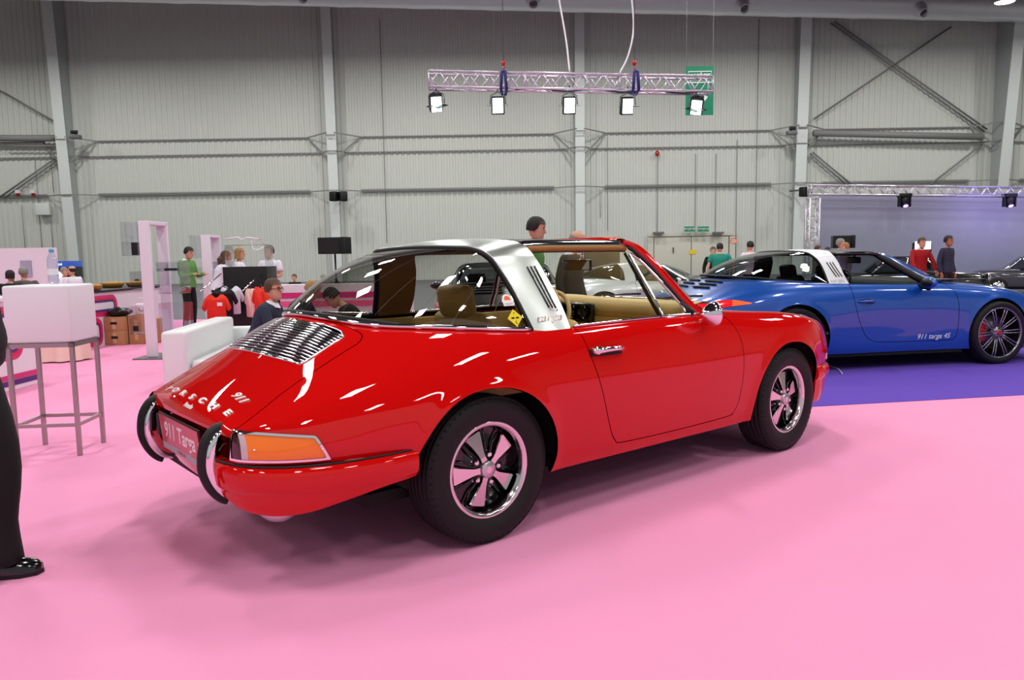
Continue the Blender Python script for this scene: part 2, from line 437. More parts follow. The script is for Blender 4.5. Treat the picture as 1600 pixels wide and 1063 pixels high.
# rear gap follows the measured curve
DOOR = [(.535, 1.0), (.537, .87), (.551, .83)] + [(p[0], p[1]) for p in curve_pts([(.555, .80), (.572, .72), (.60, .63), (.635, .53), (.668, .44), (.705, .36), (.745, .315), (.80, .298), (1.2, .292), (1.64, .298), (1.70, .315), (1.730, .37), (1.748, .47), (1.755, .60), (1.748, .70), (1.728, .77), (1.69, .83)], 80)] + [(1.62, .88), (1.62, 1.0)]
LID = [(-.44, -.30), (-.405, -.42), (-.415, -.462), (-.46, -.488), (-.60, -.492), (-.78, -.495), (-.96, -.512), (-1.3, -.53), (-1.3, .53), (-.96, .512), (-.78, .495), (-.60, .492), (-.46, .488), (-.415, .462), (-.405, .42), (-.44, .30), (-.475, .15), (-.482, 0), (-.475, -.15)]
LID = [(-.425, -.30), (-.40, -.40), (-.398, -.44), (-.415, -.472), (-.45, -.486)] + LID[4:12] + [(-.45, .486), (-.415, .472), (-.398, .44), (-.40, .40), (-.425, .30), (-.452, .15), (-.46, 0), (-.452, -.15)]
GR = [(-.452, -.34), (-.457, -.385), (-.475, -.405), (-.55, -.408), (-.62, -.408), (-.648, -.395), (-.66, -.36), (-.685, -.2), (-.692, 0), (-.685, .2), (-.66, .36), (-.648, .395), (-.62, .408), (-.55, .408), (-.475, .405), (-.457, .385), (-.452, .34), (-.485, .17), (-.495, 0), (-.485, -.17)]
g_open = np.where(Z_ > .80, poly_sdf(SK.P[:, :2], OPEN), .5)
g_door = np.where(Y < -.5, poly_sdf(SK.P[:, [0, 2]], DOOR), .5)
g_lid = np.where(Z_ > .50, poly_sdf(SK.P[:, :2], LID), .5)
g_lid = np.maximum(g_lid, .574 - Z_ - .012 * (np.abs(Y) / .5) ** 2)          # lower lip of the lid
g_gr = np.where(Z_ > .6, poly_sdf(SK.P[:, :2], GR), .5)
g_recess = np.maximum(np.maximum(np.abs(Y) - .515, Z_ - .574 + .012 * (np.abs(Y) / .5) ** 2), X + .9)
g_arch = np.minimum(*[arch_g(SK.P, *a) for a in RED_ARCHES]); g_arch = np.where(np.abs(Y) > .45, g_arch, .5)
def with_g(sk, *gs):
    """clip successively by several value arrays carried along with the mesh"""
    cur = sk; vals = [g.copy() for g in gs]
    for a in range(len(gs)):
        ext = np.column_stack([cur.P] + [v for v in vals]); sk2 = Skin(ext, cur.N, cur.F).clip(vals[a])
        cur = Skin(sk2.P[:, :3], sk2.N, sk2.F); vals = [sk2.P[:, 3 + i] for i in range(len(vals))]
    return cur
GAP = .0022
body = with_g(SK, -g_open, -g_arch, -g_recess, GAP - g_door, GAP - g_lid)
skin_obj(body, 'body', 'red_paint', RED, .02)
door = with_g(SK, -g_open, g_door + GAP)
dr = skin_obj(door, 'door', 'red_paint', RED, .02, mirror=False)
dl = Skin(door.P * [1, -1, 1], door.N * [1, -1, 1], [tuple(reversed(f)) for f in door.F]); skin_obj(dl, 'door', 'red_paint', RED, .02, mirror=False)
lid = with_g(SK, g_lid + GAP, -g_gr)
LIDO = skin_obj(lid, 'engine_lid', 'red_paint', RED, .016)
# engine lid grille: dark tray, chrome rim, chrome slats
gt = with_g(SK, g_gr); gt.P = gt.P - gt.N * .022
skin_obj(gt, 'grille_tray', 'dark_void', LIDO, .001)
m = MB(); grc = curve_pts([(a, b) for a, b in GR], 120, closed=True)
m.tube([deck(p[0] + 0, p[1], .001)[0] for p in grc], .0045, 6, closed=True)
def gr_span(k):
    return k
NS = 14
def front_x(y): return -.495 + .043 * (y / .39) ** 2
def rear_x(y): return -.690 + .035 * (y / .39) ** 2
for k in range(NS):
    t = (k + .6) / NS; pts = []
    for j in range(41):
        y = -.4 + .8 * j / 40; x = front_x(y) * (1 - t) + rear_x(y) * t
        p, n = deck(x, y, -.001); pts.append(p)
    m2 = MB(); m2.tube(pts, .0050, 8, sq=1)
    m2.build('grille_slat', 'chrome', LIDO)
for yy in (-.2, .2):
    m.tube([deck(-.50 - i * .0188, yy, -.010)[0] for i in range(10)], .004, 5)
m.build('grille_rim', 'chrome', LIDO)
# letters on the lid
def lid_text(name, s, x, y, size, dy=0, shear=0, mt='chrome', sx=1.0, bold=.002, parent=None, depth=.003):
    p, n = deck(x, y, .002)
    q, _ = deck(x, y - .03, .002)
    text(name, s, size, frame(p, q - p, Vector(n).cross(q - p)), mt, parent or LIDO, depth=depth, shear=shear, sx=sx, bold=bold)
for i, ch in enumerate('PORSCHE'):
    y = .33 - i * .118
    lid_text('badge_letter', ch, -.935 - .014 * (1 - (y / .35) ** 2), y, .038, sx=2.0, bold=.0018, mt='badge_chrome')
lid_text('model_badge', '911', -.868, -.325, .046, shear=.5, sx=1.6, bold=.0008, mt='badge_chrome')
lid_text('script_badge', 'Porsche', -.982, -.08, .028, shear=.3, bold=.0008, mt='white_letter', depth=.001)
# side of car: rocker line, chrome beading at glass base
m = MB()
oc = [p for p in curve_pts(OPEN_H, 90) if p[0] < .31]
bead = [(p[0] - .004, -p[1] - .006) for p in oc[::-1]] + [(p[0] - .004, p[1] + .006) for p in oc[1:]]
def bz(x, y): return deck(x, y, .004)[0]
m.tube([bz(x, y) + Vector((0, 0, .006)) for x, y in bead], .0115, 8)
m.build('glass_base_trim', 'chrome', RED)
for s in (-1, 1):
    m = MB(); P = [deck(x, s * (.692 + (.004 if x > .5 else 0)), .006)[0] for x in np.linspace(.545, 1.47, 26)]
    m.tube(P, .007, 6); m.build('window_sill_trim', 'chrome', RED)
# ---------------------------------------------------------------- wheels
def tyre(mb, R_, w, rr):
    prof = [(rr + .002, -w * .42), (rr + .03, -w * .5), (rr + (R_ - rr) * .5, -w * .53), (R_ - .03, -w * .5), (R_ - .012, -w * .45), (R_ - .004, -w * .40)]
    tr = []
    for i, c in enumerate(np.linspace(-w * .38, w * .38, 6)):
        tr += [(R_ - .0005 - (c / w) ** 2 * .02, c - .010), (R_ - .0005 - (c / w) ** 2 * .02, c + .010)]
        if i < 5: tr += [(R_ - .009, c + .012), (R_ - .009, c + .0155)]
    prof = prof + tr + [(r, -z) for r, z in prof[::-1]]
    mb.lathe(prof, 72)
    # shoulder sipes
    for s in (-1, 1):
        for k in range(60):
            a = 2 * PI * k / 60; M_ = Matrix.Rotation(a, 4, 'Z')
            mb.box((R_ - .0175, 0, s * w * .440), (.014, .0045, .012), 1, M=M_)
def fuchs(parent, loc, s, spin, steer=0, w=.185, rim_r=.203, R_=.312):
    """five leaf forged wheel; s = -1 right side, +1 left side"""
    M0 = Matrix.Translation(Vector(loc)) @ Matrix.Rotation(steer, 4, 'Z') @ Matrix.Rotation(PI / 2 if s < 0 else -PI / 2, 4, 'X')
    wh = empty('wheel', (0, 0, 0), parent=parent)
    wh.matrix_local = M0
    t = MB(); tyre(t, R_, w, rim_r - .006); t.build('tyre', ['tyre_rubber', 'dark_void'], wh)
    h = w * .42
    m = MB(); m.lathe([(rim_r - .002, h - .012), (rim_r + .004, h - .004), (rim_r + .002, h + .002), (rim_r - .004, h + .003), (rim_r - .016, h - .001), (rim_r - .020, h - .008), (rim_r - .023, h - .028)], 72)
    m.build('rim_lip', 'polished_alloy', wh)
    m = MB(); m.lathe([(rim_r - .023, h - .028), (rim_r - .028, h - .05), (rim_r - .031, 0), (rim_r - .031, -h), (rim_r, -h - .01)], 64)
    m.lathe([(rim_r - .030, h - .062), (.12, h - .058), (.075, h - .045), (.055, h - .028), (0, h - .028)], 64)
    for k in range(5):   # black ridges between leaves
        M_ = Matrix.Rotation(spin + 2 * PI * (k + .5) / 5, 4, 'Z')
        for q in (-1, 1): m.tube([M_ @ Vector((.06, q * .012, h - .036)), M_ @ Vector((.11, q * .02, h - .044)), M_ @ Vector((.172, q * .05, h - .046))], [.007, .005, .004], 6)
    m.build('wheel_dish', 'black_gloss', wh)
    for k in range(5):
        M_ = Matrix.Rotation(spin + 2 * PI * k / 5, 4, 'Z')
        ol = [(.036, .014), (.055, .0125), (.075, .0155), (.115, .0255), (.154, .036), (.160, .033)]
        ol = ol + [(a, -b) for a, b in ol[::-1]]
        m = MB(); zt = lambda r: h - .016 - .020 * min(1, max(0, (r - .04) / .12))
        V = [(a, b, zt(a)) for a, b in ol] + [(a, b * 1.12, zt(a) - .006) for a, b in ol]; n = len(ol)
        m.add(V, [tuple(range(n))] + [(i, (i + 1) % n, n + (i + 1) % n, n + i) for i in range(n)], 0, False, M_)
        V2 = [(a * (1.02 if a > .1 else 1), b * 1.25, zt(a) - .006) for a, b in ol] + [(a, b * 1.45, zt(a) - .04) for a, b in ol]
        m.add(V2, [(i, (i + 1) % n, n + (i + 1) % n, n + i) for i in range(n)], 1, False, M_)
        m.build('spoke', ['polished_alloy', 'black_gloss'], wh)
        M_ = Matrix.Rotation(spin + 2 * PI * (k + .5) / 5, 4, 'Z')
        m = MB(); m.lathe([(0, h - .012), (.008, h - .012), (.0115, h - .015), (.012, h - .035), (.016, h - .038)], 6, M=M_ @ Matrix.Translation((.062, 0, -.004)), smooth=False); m.build('lug_nut', 'chrome', wh)
    m = MB(); m.lathe([(0, h - .004), (.033, h - .004), (.0355, h - .007), (.037, h - .03)], 40); hc = m.build('hub_cap', 'aluminium', wh)
    m = MB(); cr = [(0, .015), (.010, .013), (.012, .004), (.010, -.008), (0, -.016), (-.010, -.008), (-.012, .004), (-.010, .013)]
    m.prism(cr, h - .0045, h - .003, M=Matrix.Rotation(PI, 4, 'Z')); m.build('hub_crest', 'polished_alloy', hc)
    return wh
TW = .678
fuchs(RED, (0, -TW, .312), -1, math.radians(-105))
fuchs(RED, (2.268, -.676, .312), -1, math.radians(93), steer=math.radians(2))
fuchs(RED, (0, TW, .312), 1, .4)
fuchs(RED, (2.268, .676, .312), 1, 1.0)
# wheel wells and floor
m = MB()
m.box((1.13, 0, .23), (3.2, 1.10, .05)); m.box((1.13, 0, .245), (1.45, 1.38, .03))
for x0 in (0, 2.268):
    for s in (-1, 1):
        arc = [(x0 + .395 * math.cos(a), .31 + .395 * math.sin(a)) for a in np.linspace(.5 if x0 > 1 else 0, PI, 20)]
        m.grid([[(x, s * .752 if j else s * .50, z) for j in (0, 1)] for x, z in arc], smooth=True)
        m.box((x0, s * .50, .46), (.82, .01, .5))
m.box((-.62, 0, .36), (.6, 1.0, .14)); m.box((2.72, 0, .33), (.3, 1.1, .15))
m.build('underbody', 'underbody', RED)
# rocker strip
# ---------------------------------------------------------------- tail: recess panel, lamps, bumper, overriders, plate
m = MB()
prof = [(-.968, .60), (-.952, .59), (-.930, .56), (-.925, .48), (-.930, .40), (-.925, .33), (-.88, .27)]
m.grid([[(x + .06 * (abs(y) / .53) ** 3, y, z) for (x, z) in prof] for y in np.linspace(-.53, .53, 15)])
m.build('rear_panel', 'red_paint', RED)
ZL0, ZL1 = .487, .592
def lamp_region(inset, y_end=.518):
    top = ZL1 - inset - .03 * np.clip((X + .97) / .28, 0, 1) ** 1.5; bot = ZL0 + inset - .006 * np.clip((X + .97) / .28, 0, 1)
    fr = X - (-.700 - (Z_ - .484) * .52) + inset * 1.15
    return np.maximum.reduce([Z_ - top, bot - Z_, fr, (y_end + inset) - np.abs(Y), X + .3])
def offs(sk, d): return Skin(sk.P + sk.N * d, sk.N, sk.F)
for s in (-1, 1):
    def mk(sk, nm, mt, par, d=.008):
        if s > 0: sk = Skin(sk.P * [1, -1, 1], sk.N * [1, -1, 1], [tuple(reversed(f)) for f in sk.F])
        return skin_obj(sk, nm, mt, par, d, mirror=False)
    fr = mk(offs(with_g(SK, lamp_region(0), -lamp_region(.0085)), .007), 'tail_lamp', 'chrome', RED)
    A = np.abs(Y)
    xa, xb = -.958, -.943
    gl = lamp_region(.0075)
    mk(offs(with_g(SK, gl, X - xa), .004), 'reflector_lens', 'dark_red_lens', fr)
    mk(offs(with_g(SK, gl, xa - X, X - xb), .004), 'reversing_lens', 'clear_lens', fr)
    mk(offs(with_g(SK, gl, xb - X), .004), 'indicator_lens', 'amber_lens', fr)
    for (sx_, sz_) in ((-.728, .522), (-.925, .53)):
        p, n = side(sx_, sz_, .006); m = MB(); m.ball((p.x, p.y * -s * 1.0 if s > 0 else p.y, p.z), .0045)
        m.build('lens_screw', 'chrome', fr)
BP = [(-.375, .79, .47, .365), (-.50, .788, .468, .345), (-.65, .765, .466, .318), (-.78, .725, .466, .292), (-.88, .67, .468, .285), (-.95, .60, .47, .292), (-.985, .53, .472, .305), (-.998, .47, .472, .32), (-1.0, .43, .472, .325)]
def bumper_sections(BP, sgn, drop=True, crease=.37):
    path = curve_pts([(a, b, c, d) for a, b, c, d in BP], 64); G_ = []
    for i, p in enumerate(path):
        q0 = path[max(0, i - 1)]; q1 = path[min(len(path) - 1, i + 1)]
        t = np.array([q1[0] - q0[0], q1[1] - q0[1]]); t /= np.linalg.norm(t); n = np.array([t[1], -t[0]])
        if n @ np.array([p[0] - .5, p[1]]) < 0: n = -n
        zt, zb = p[2], p[3]; zc = max(zb + .012, crease)
        sec = [(-.05, zt), (-.02, zt), (.0, zt - .002), (.010, zt - .010), (.0155, zt - .025), (.0165, zt - .05), (.012, zc + .018), (.004, zc + .004), (-.003, zc), (-.0045, zc - .006), (-.008, zb + .6 * (zc - zb) - .004), (-.016, zb + .2 * (zc - zb)), (-.022, zb + .004), (-.03, zb), (-.05, zb + .003)]
        G_.append([(p[0] + n[0] * o, (p[1] + n[1] * o) * sgn, z) for o, z in sec])
    return G_
for s in (-1, 1):
    m = MB(); Gb = bumper_sections(BP, s)
    m.grid(Gb)
    for e in (0, -1): m.add(Gb[e], [tuple(range(len(Gb[e])))], 0, False)
    m.build('rear_bumper', 'red_paint', RED)
    # seal between body and bumper
    m = MB(); m.tube([(p[0], p[1] * s - s * .004, p[2] + .002) for p in curve_pts(BP, 40)], .0045, 6); m.build('bumper_seal', 'black_rubber', RED)
# centre valance under the plate
m = MB(); prof = [(-.985, .455), (-.993, .44), (-.985, .40), (-.96, .34), (-.90, .275), (-.80, .25)]
m.grid([[(x + .03 * (abs(y) / .45) ** 2, y, z + (.02 * (abs(y) / .45) ** 2)) for x, z in prof] for y in np.linspace(-.46, .46, 21)])
m.build('rear_valance', 'red_paint', RED)
m = MB(); m.lathe([(0, -.02), (.055, -.02), (.078, 0), (.085, .03), (.085, .5), (0, .5)], 32, M=Matrix.Translation((-.83, -.60, .325)) @ Matrix.Rotation(-PI / 2, 4, 'X'))
m.build('silencer', 'aluminium', RED)
for s in (-1, 1):
    yc = .41 if s < 0 else .40
    path = curve_pts([(-.955, .585), (-.995, .575), (-1.028, .53), (-1.040, .47), (-1.036, .42), (-1.012, .365), (-.975, .325), (-.93, .31)], 30)
    m = MB(); Gc = []
    for i, p in enumerate(path):
        t = path[min(i + 1, len(path) - 1)] - path[max(i - 1, 0)]; t /= np.linalg.norm(t); n = np.array([-t[1], t[0]]); 
        if n[0] > 0: n = -n
        u = i / (len(path) - 1); wd = .036 * (1 - .25 * (2 * u - 1) ** 2)
        sec = [(wd * .9, .055), (wd, .03), (wd, .012), (wd * .92, .003), (wd * .6, -.002), (-wd * .6, -.002), (-wd * .92, .003), (-wd, .012), (-wd, .03), (-wd * .9, .055)]
        Gc.append([(p[0] - n[0] * b, s * yc + a, p[1] - n[1] * b) for a, b in sec])
    m.grid(Gc); 
    for e in (0, -1): m.add(Gc[e], [tuple(range(len(Gc[e])))], 0, False)
    ov = m.build('overrider', 'chrome', RED)
    m = MB(); Gr = []
    for i, p in enumerate(path[1:-3]):
        i += 1
        t = path[i + 1] - path[i - 1]; t /= np.linalg.norm(t); n = np.array([-t[1], t[0]]); 
        if n[0] > 0: n = -n
        sec = [(.021, -.001), (.021, .012), (.015, .021), (0, .024), (-.015, .021), (-.021, .012), (-.021, -.001)]
        Gr.append([(p[0] + n[0] * b, s * yc + a, p[1] + n[1] * b) for a, b in sec])
    m.grid(Gr)
    for e in (0, -1): m.add(Gr[e], [tuple(range(len(Gr[e])))], 0, False)
    m.build('rubber_pad', 'black_rubber', ov)
# plate
PM = frame((-1.000, .0, .475), (0, -1, 0), (-.10, 0, 1))
m = MB(); m.box((0, 0, -.004), (.525, .162, .008), M=PM, bev=.003); pl = m.build('licence_plate', 'black_rubber', RED)
m = MB(); m.box((0, .014, .001), (.505, .120, .004), M=PM); m.build('plate_face', 'plate_red', pl)
m = MB(); m.box((0, -.062, .001), (.505, .030, .004), M=PM); m.build('plate_strip', 'plate_grey', pl)
text('plate_lettering', '911 Targa', .098, PM @ Matrix.Translation((0, .012, .0035)), 'white_letter', pl, depth=.0006, shear=.25, bold=.0012)
text('plate_caption', 'PORSCHE', .020, PM @ Matrix.Translation((0, -.062, .0035)), 'plate_red', pl, depth=.0004, sx=1.2)
m = MB()
for s in (-1, 1): m.box((-.975, s * .31, .49), (.05, .045, .095), bev=.006)
m.build('plate_lamp', 'black_rubber', RED)
# front bumper corner
FB = [(2.62, .742, .472, .235), (2.70, .735, .470, .24), (2.78, .712, .468, .255), (2.87, .675, .466, .28), (2.955, .61, .466, .30), (3.03, .50, .465, .31), (3.09, .35, .465, .32), (3.115, .15, .465, .32), (3.12, 0, .465, .32)]
for s in (-1, 1):
    m = MB(); Gb = bumper_sections(FB, s, crease=.385); m.grid(Gb); m.add(Gb[0], [tuple(range(len(Gb[0])))], 0, False)
    m.build('front_bumper', 'red_paint', RED)
    m = MB(); m.box((2.862, s * .664, .512), (.05, .03, .045), bev=.008, rz=-s * .45); m.build('front_indicator', 'clear_lens', RED)
    p = np.array([2.90, s * .50, .645]); M_ = frame(p, (0, 1, 0), (-.45, 0, 1)); m = MB(); m.lathe([(0, .055), (.05, .05), (.08, .03), (.092, 0)], 32, M=M_); hl = m.build('headlamp', 'clear_lens', RED)
    m = MB(); m.lathe([(.09, -.004), (.102, .0), (.102, .012), (.09, .014)], 40, M=M_); m.build('headlamp_ring', 'chrome', hl)
# ---------------------------------------------------------------- door handle, mirror
p, n = side(.66, .752, 0); m = MB()
M_ = frame(side(.665, .752, .004)[0], (1, 0, -.03), (0, 0, 1)); M_ = frame(side(.665, .752, .004)[0], (1, 0, -.02), Vector(n).cross(Vector((1, 0, 0))) * (-1 if Vector(n).cross(Vector((1, 0, 0))).z < 0 else 1))
zs = 1 if (M_.to_3x3() @ Vector((0, 0, 1))).dot(n) > 0 else -1
m.tube([(-.088, 0, .006 * zs), (-.07, 0, .022 * zs), (-.03, 0, .030 * zs), (.04, 0, .032 * zs), (.088, 0, .024 * zs), (.098, 0, .006 * zs)], [.017, .017, .014, .011, .012, .010], 12, M=M_)
m.ball((-.07, 0, .020 * zs), (.020, .020, .014), M=M_)
dh = m.build('door_handle', 'chrome', dr)
m = MB(); m.box((0, -.004, .003 * zs), (.205, .036, .006), M=M_, bev=.002); m.build('handle_gasket', 'black_rubber', dh)
m = MB(); m.lathe([(0, 0), (.007, 0), (.0085, -.003)], 16, M=M_ @ Matrix.Translation((-.07, 0, .035 * zs))); m.build('lock_barrel', 'aluminium', dh)
# round mirror: conical chrome back faces rearward camera side
mp, n = deck(1.565, -.705, .0)
cpt = Vector((1.435, -.815, .878))
M_ = frame(cpt, Vector((-.30, -1, 0)).normalized(), (0, 0, 1))   # local z points about forward/back
zd = (M_.to_3x3() @ Vector((0, 0, 1)))
sg = 1 if zd.x < 0 else -1
m = MB(); m.lathe([(0, .075 * sg), (.012, .068 * sg), (.035, .045 * sg), (.058, .014 * sg), (.0645, -.004 * sg), (.0635, -.012 * sg)], 48, M=M_)
mr = m.build('door_mirror', 'chrome', dr)
m = MB(); m.lathe([(0, -.010 * sg), (.061, -.010 * sg)], 48, M=M_); m.build('mirror_glass', 'mirror_glass', mr)
m = MB(); fo = deck(1.50, -.712, 0)[0]; m.tube([fo, fo + Vector((.0, -.03, .02)), cpt + (M_.to_3x3() @ Vector((0, 0, .045 * sg))) + Vector((0, .01, -.02))], [.013, .009, .008], 10); m.ball(tuple(fo), (.02, .014, .008)); m.build('mirror_stalk', 'chrome', mr)
# ---------------------------------------------------------------- roll bar and greenhouse
RE = [(.305, .690, .862), (.279, .614, 1.016), (.246, .556, 1.125), (.212, .510, 1.198), (.182, .43, 1.234), (.165, .25, 1.244), (.160, 0, 1.247)]
FE = [(.522, .701, .862), (.522, .645, .962), (.492, .565, 1.112), (.455, .512, 1.210), (.437, .44, 1.258), (.430, .25, 1.277), (.428, 0, 1.283)]
def both(c): return [(x, -y, z) for x, y, z in c] + [(x, y, z) for x, y, z in c[::-1][1:]]
def loft(e0, e1, bulge, nv=12, n=96, ins=0.0, ctr=(.35, 0, .95)):
    a = curve_pts(both(e0), n); b = curve_pts(both(e1), n); Gs = []
    for p, q in zip(a, b):
        row = []
        for j in range(nv + 1):
            t = j / nv; x = p * (1 - t) + q * t; o = x - np.array([x[0], 0, .93]); o /= np.linalg.norm(o) + 1e-9
            row.append(tuple(x + o * (bulge * 4 * t * (1 - t) - ins)))
        Gs.append(row)
    return Gs
m = MB(); go = loft(RE, FE, .010); gi = loft(RE, FE, .004, ins=.035)
m.grid(go); bar = m.build('roll_bar', 'brushed_steel', RED, recalc=True)
m = MB(); m.grid(gi); m.build('roll_bar_lining', 'tan_liner', bar)
m = MB(); m.grid([[go[i][0], gi[i][0]] for i in range(len(go))]); m.grid([[go[i][-1], gi[i][-1]] for i in range(len(go))]); m.build('roll_bar_edge', 'black_rubber', bar)
m = MB(); m.tube([g[0] for g in go], .006, 6); m.build('bar_edge_trim', 'aluminium', bar)
# louvres and script on both sides of the bar
bbv = BVHTree.FromPolygons([Vector(p) for r in go for p in r], [(i * 13 + j, (i + 1) * 13 + j, (i + 1) * 13 + j + 1, i * 13 + j + 1) for i in range(len(go) - 1) for j in range(12)])
def barp(x, z, s=-1, off=.001):
    h = bbv.ray_cast(Vector((x, s * 1.2, z)), Vector((0, -s, 0))); n = h[1] if h[1].y * s > 0 else -h[1]
    return h[0] + n * off, n
for s in (-1, 1):
    for k in range(3):
        m = MB(); P0 = (.388 + k * .024, 1.144 + .001 * k); P1 = (.434 + k * .0205, .958 - .002 * k)
        pts = [barp(P0[0] * (1 - t) + P1[0] * t, P0[1] * (1 - t) + P1[1] * t, s)[0] for t in np.linspace(0, 1, 12)]
        m.tube(pts, .0042, 8, sq=1); m.build('bar_louvre', 'black_gloss', bar)
        m = MB(); m.ball(tuple(barp(P1[0] + .002, P1[1] - .008, s)[0]), .006, nu=10, nv=6); m.build('louvre_end', 'chrome', bar)
p, n = barp(.412, .917, -1, .002); p2, _ = barp(.46, .917, -1, .002)
text('roll_bar_script', 'targa', .052, frame(p, p2 - p, Vector(n).cross(p2 - p)), 'badge_chrome', bar, depth=.0015, shear=.5, sx=1.5, bold=0)
# rear window
GB = [(.303, .690, .868), (.15, .671, .872), (-.02, .628, .884), (-.16, .563, .90), (-.29, .463, .925), (-.385, .332, .945), (-.44, .17, .957), (-.455, 0, .960)]
RE2 = [(.30, .690, .870), (.272, .608, 1.018), (.242, .548, 1.124), (.208, .505, 1.192), (.176, .43, 1.226), (.163, .32, 1.234), (.158, .16, 1.239), (.155, 0, 1.241)]
a = curve_pts(both(GB), 112); b = curve_pts(both(RE2), 112); Gs = []
for i, (p, q) in enumerate(zip(a, b)):
    L = np.linalg.norm(q - p); row = []
    for j in range(17):
        t = j / 16; x = p * (1 - t) + q * t
        o = np.array([-1.0, 0.0, 1.15]) * (1 - abs(x[1]) / .8) + np.array([0, np.sign(x[1]) * 1.0, .3]) * (abs(x[1]) / .8); o /= np.linalg.norm(o)
        row.append(tuple(x + o * L * .30 * t * (1 - t)))
    Gs.append(row)
m = MB(); m.grid(Gs); rg = m.build('rear_window', 'car_glass', RED)
m = MB(); m.tube([Vector(g[-1]) + Vector((-.002, 0, .0)) for g in Gs], .011, 6); m.tube([Vector(g[0]) for g in Gs], .009, 6); m.build('rear_window_seal', 'black_rubber', rg)
# thin heater wires in the glass
m = MB()
for k in range(14):
    i = 56 - 52 + 8 * k
    if 0 <= i < len(Gs): m.tube([Vector(g) - Vector((0, 0, .002)) for g in Gs[i][1:-1]], .0006, 4, caps=False)
m.build('heater_wire', 'aluminium', rg)
def glass_at(u, v): return Vector(Gs[int(u)][int(v)])
# stickers low on the right end of the window
def sticker(i, j, off):
    p = Vector(Gs[i][j]); du = (Vector(Gs[i + 1][j]) - Vector(Gs[i - 1][j])); dv = Vector(Gs[i][j + 1]) - Vector(Gs[i][j - 1]); n = du.cross(dv).normalized()
    if n.y > 0: n = -n
    ux = Vector((1, 0, 0)); ux = (ux - ux.dot(n) * n).normalized()
    return frame(p + n * .003, ux, n.cross(ux))
wbv = BVHTree.FromPolygons([Vector(p) for r in Gs for p in r], [(i * 17 + j, (i + 1) * 17 + j, (i + 1) * 17 + j + 1, i * 17 + j + 1) for i in range(len(Gs) - 1) for j in range(16)])
def on_win(x, z):
    h = wbv.ray_cast(Vector((x, -1.2, z)), Vector((0, 1, 0))); n = h[1] if h[1].y < 0 else -h[1]; ux = Vector((1, 0, 0)); ux = (ux - ux.dot(n) * n).normalized()
    return frame(h[0] + n * .003, ux, n.cross(ux))
Ms = on_win(.222, .925)
m = MB(); m.prism([(0, .04), (.04, 0), (0, -.04), (-.04, 0)], 0, .001, M=Ms); st = m.build('yellow_diamond_sticker', 'yellow_sticker', rg)
m = MB(); m.box((-.012, 0, .0015), (.016, .007, .001), M=Ms); m.box((.012, 0, .0015), (.016, .007, .001), M=Ms); m.tube([Ms @ Vector((.002, -.012, .0015)), Ms @ Vector((-.001, -.022, .0015)), Ms @ Vector((.004, -.028, .0015))], .0015, 5); m.ball((0, .022, .001), (.003, .003, .001), M=Ms); m.build('sticker_print', 'black_print', st)
Ms = on_win(.212, 1.002)
m = MB(); m.prism([(.026 * math.cos(a) * (1 if a < PI else 1.25), .024 * math.sin(a) + (.004 if a < PI else -.004)) for a in np.linspace(0, 2 * PI, 24, endpoint=False)], 0, .001, M=Ms); m.box((0, -.022, .0005), (.06, .014, .001), M=Ms); st = m.build('round_sticker', 'white_letter', rg)
m = MB(); m.prism([(.017 * math.cos(a), .017 * math.sin(a) + .002) for a in np.linspace(-.2, PI + .2, 16)], .001, .002, M=Ms); m.build('sticker_print', 'orange_print', st)
# roof panel
def roof_z(x, y): return 1.2815 - .0195 * (abs(y) / .47) ** 2.2 - .03 * max(0, (x - 1.06) / .14) ** 2 * .5 - .012 * max(0, (.6 - x) / .17) ** 2 * .4
XS = np.linspace(.437, 1.135, 20); YS = np.linspace(-.455, .455, 25)
m = MB(); m.grid([[(x + .05 * (1 - (y / .46) ** 2) * (1 if x > .8 else 0) * (x - .8) / .335, y, roof_z(x, y)) for y in YS] for x in XS]); rp = m.build('roof_panel', 'black_rubber', RED)
m = MB(); m.grid([[(x + .05 * (1 - (y / .47) ** 2) * (1 if x > .8 else 0) * (x - .8) / .335, y, roof_z(x, y) - .03) for y in np.linspace(-.47, .47, 15)] for x in XS]); m.build('headlining', 'tan_liner', rp)
for s in (-1, 1):
    ed = [(x, s * (.462 + .004 * math.sin((x - .44) / .7 * PI)), roof_z(x, .46)) for x in np.linspace(.44, 1.135, 24)]
    m = MB(); m.grid([[(x, y + s * dy, z + dz) for dy, dz in ((-.012, .003), (.0, .004), (.010, -.002), (.016, -.012), (.018, -.022))] for x, y, z in ed]); m.build('roof_rail', 'chrome', rp)
    m = MB(); m.tube([(x, y + s * .012, z - .036) for x, y, z in ed], .0165, 10); m.build('rail_padding', 'tan_liner', rp)
    m = MB(); m.tube([(x, y + s * .014, z - .052) for x, y, z in ed], .004, 6); m.build('rail_seal', 'black_rubber', rp)
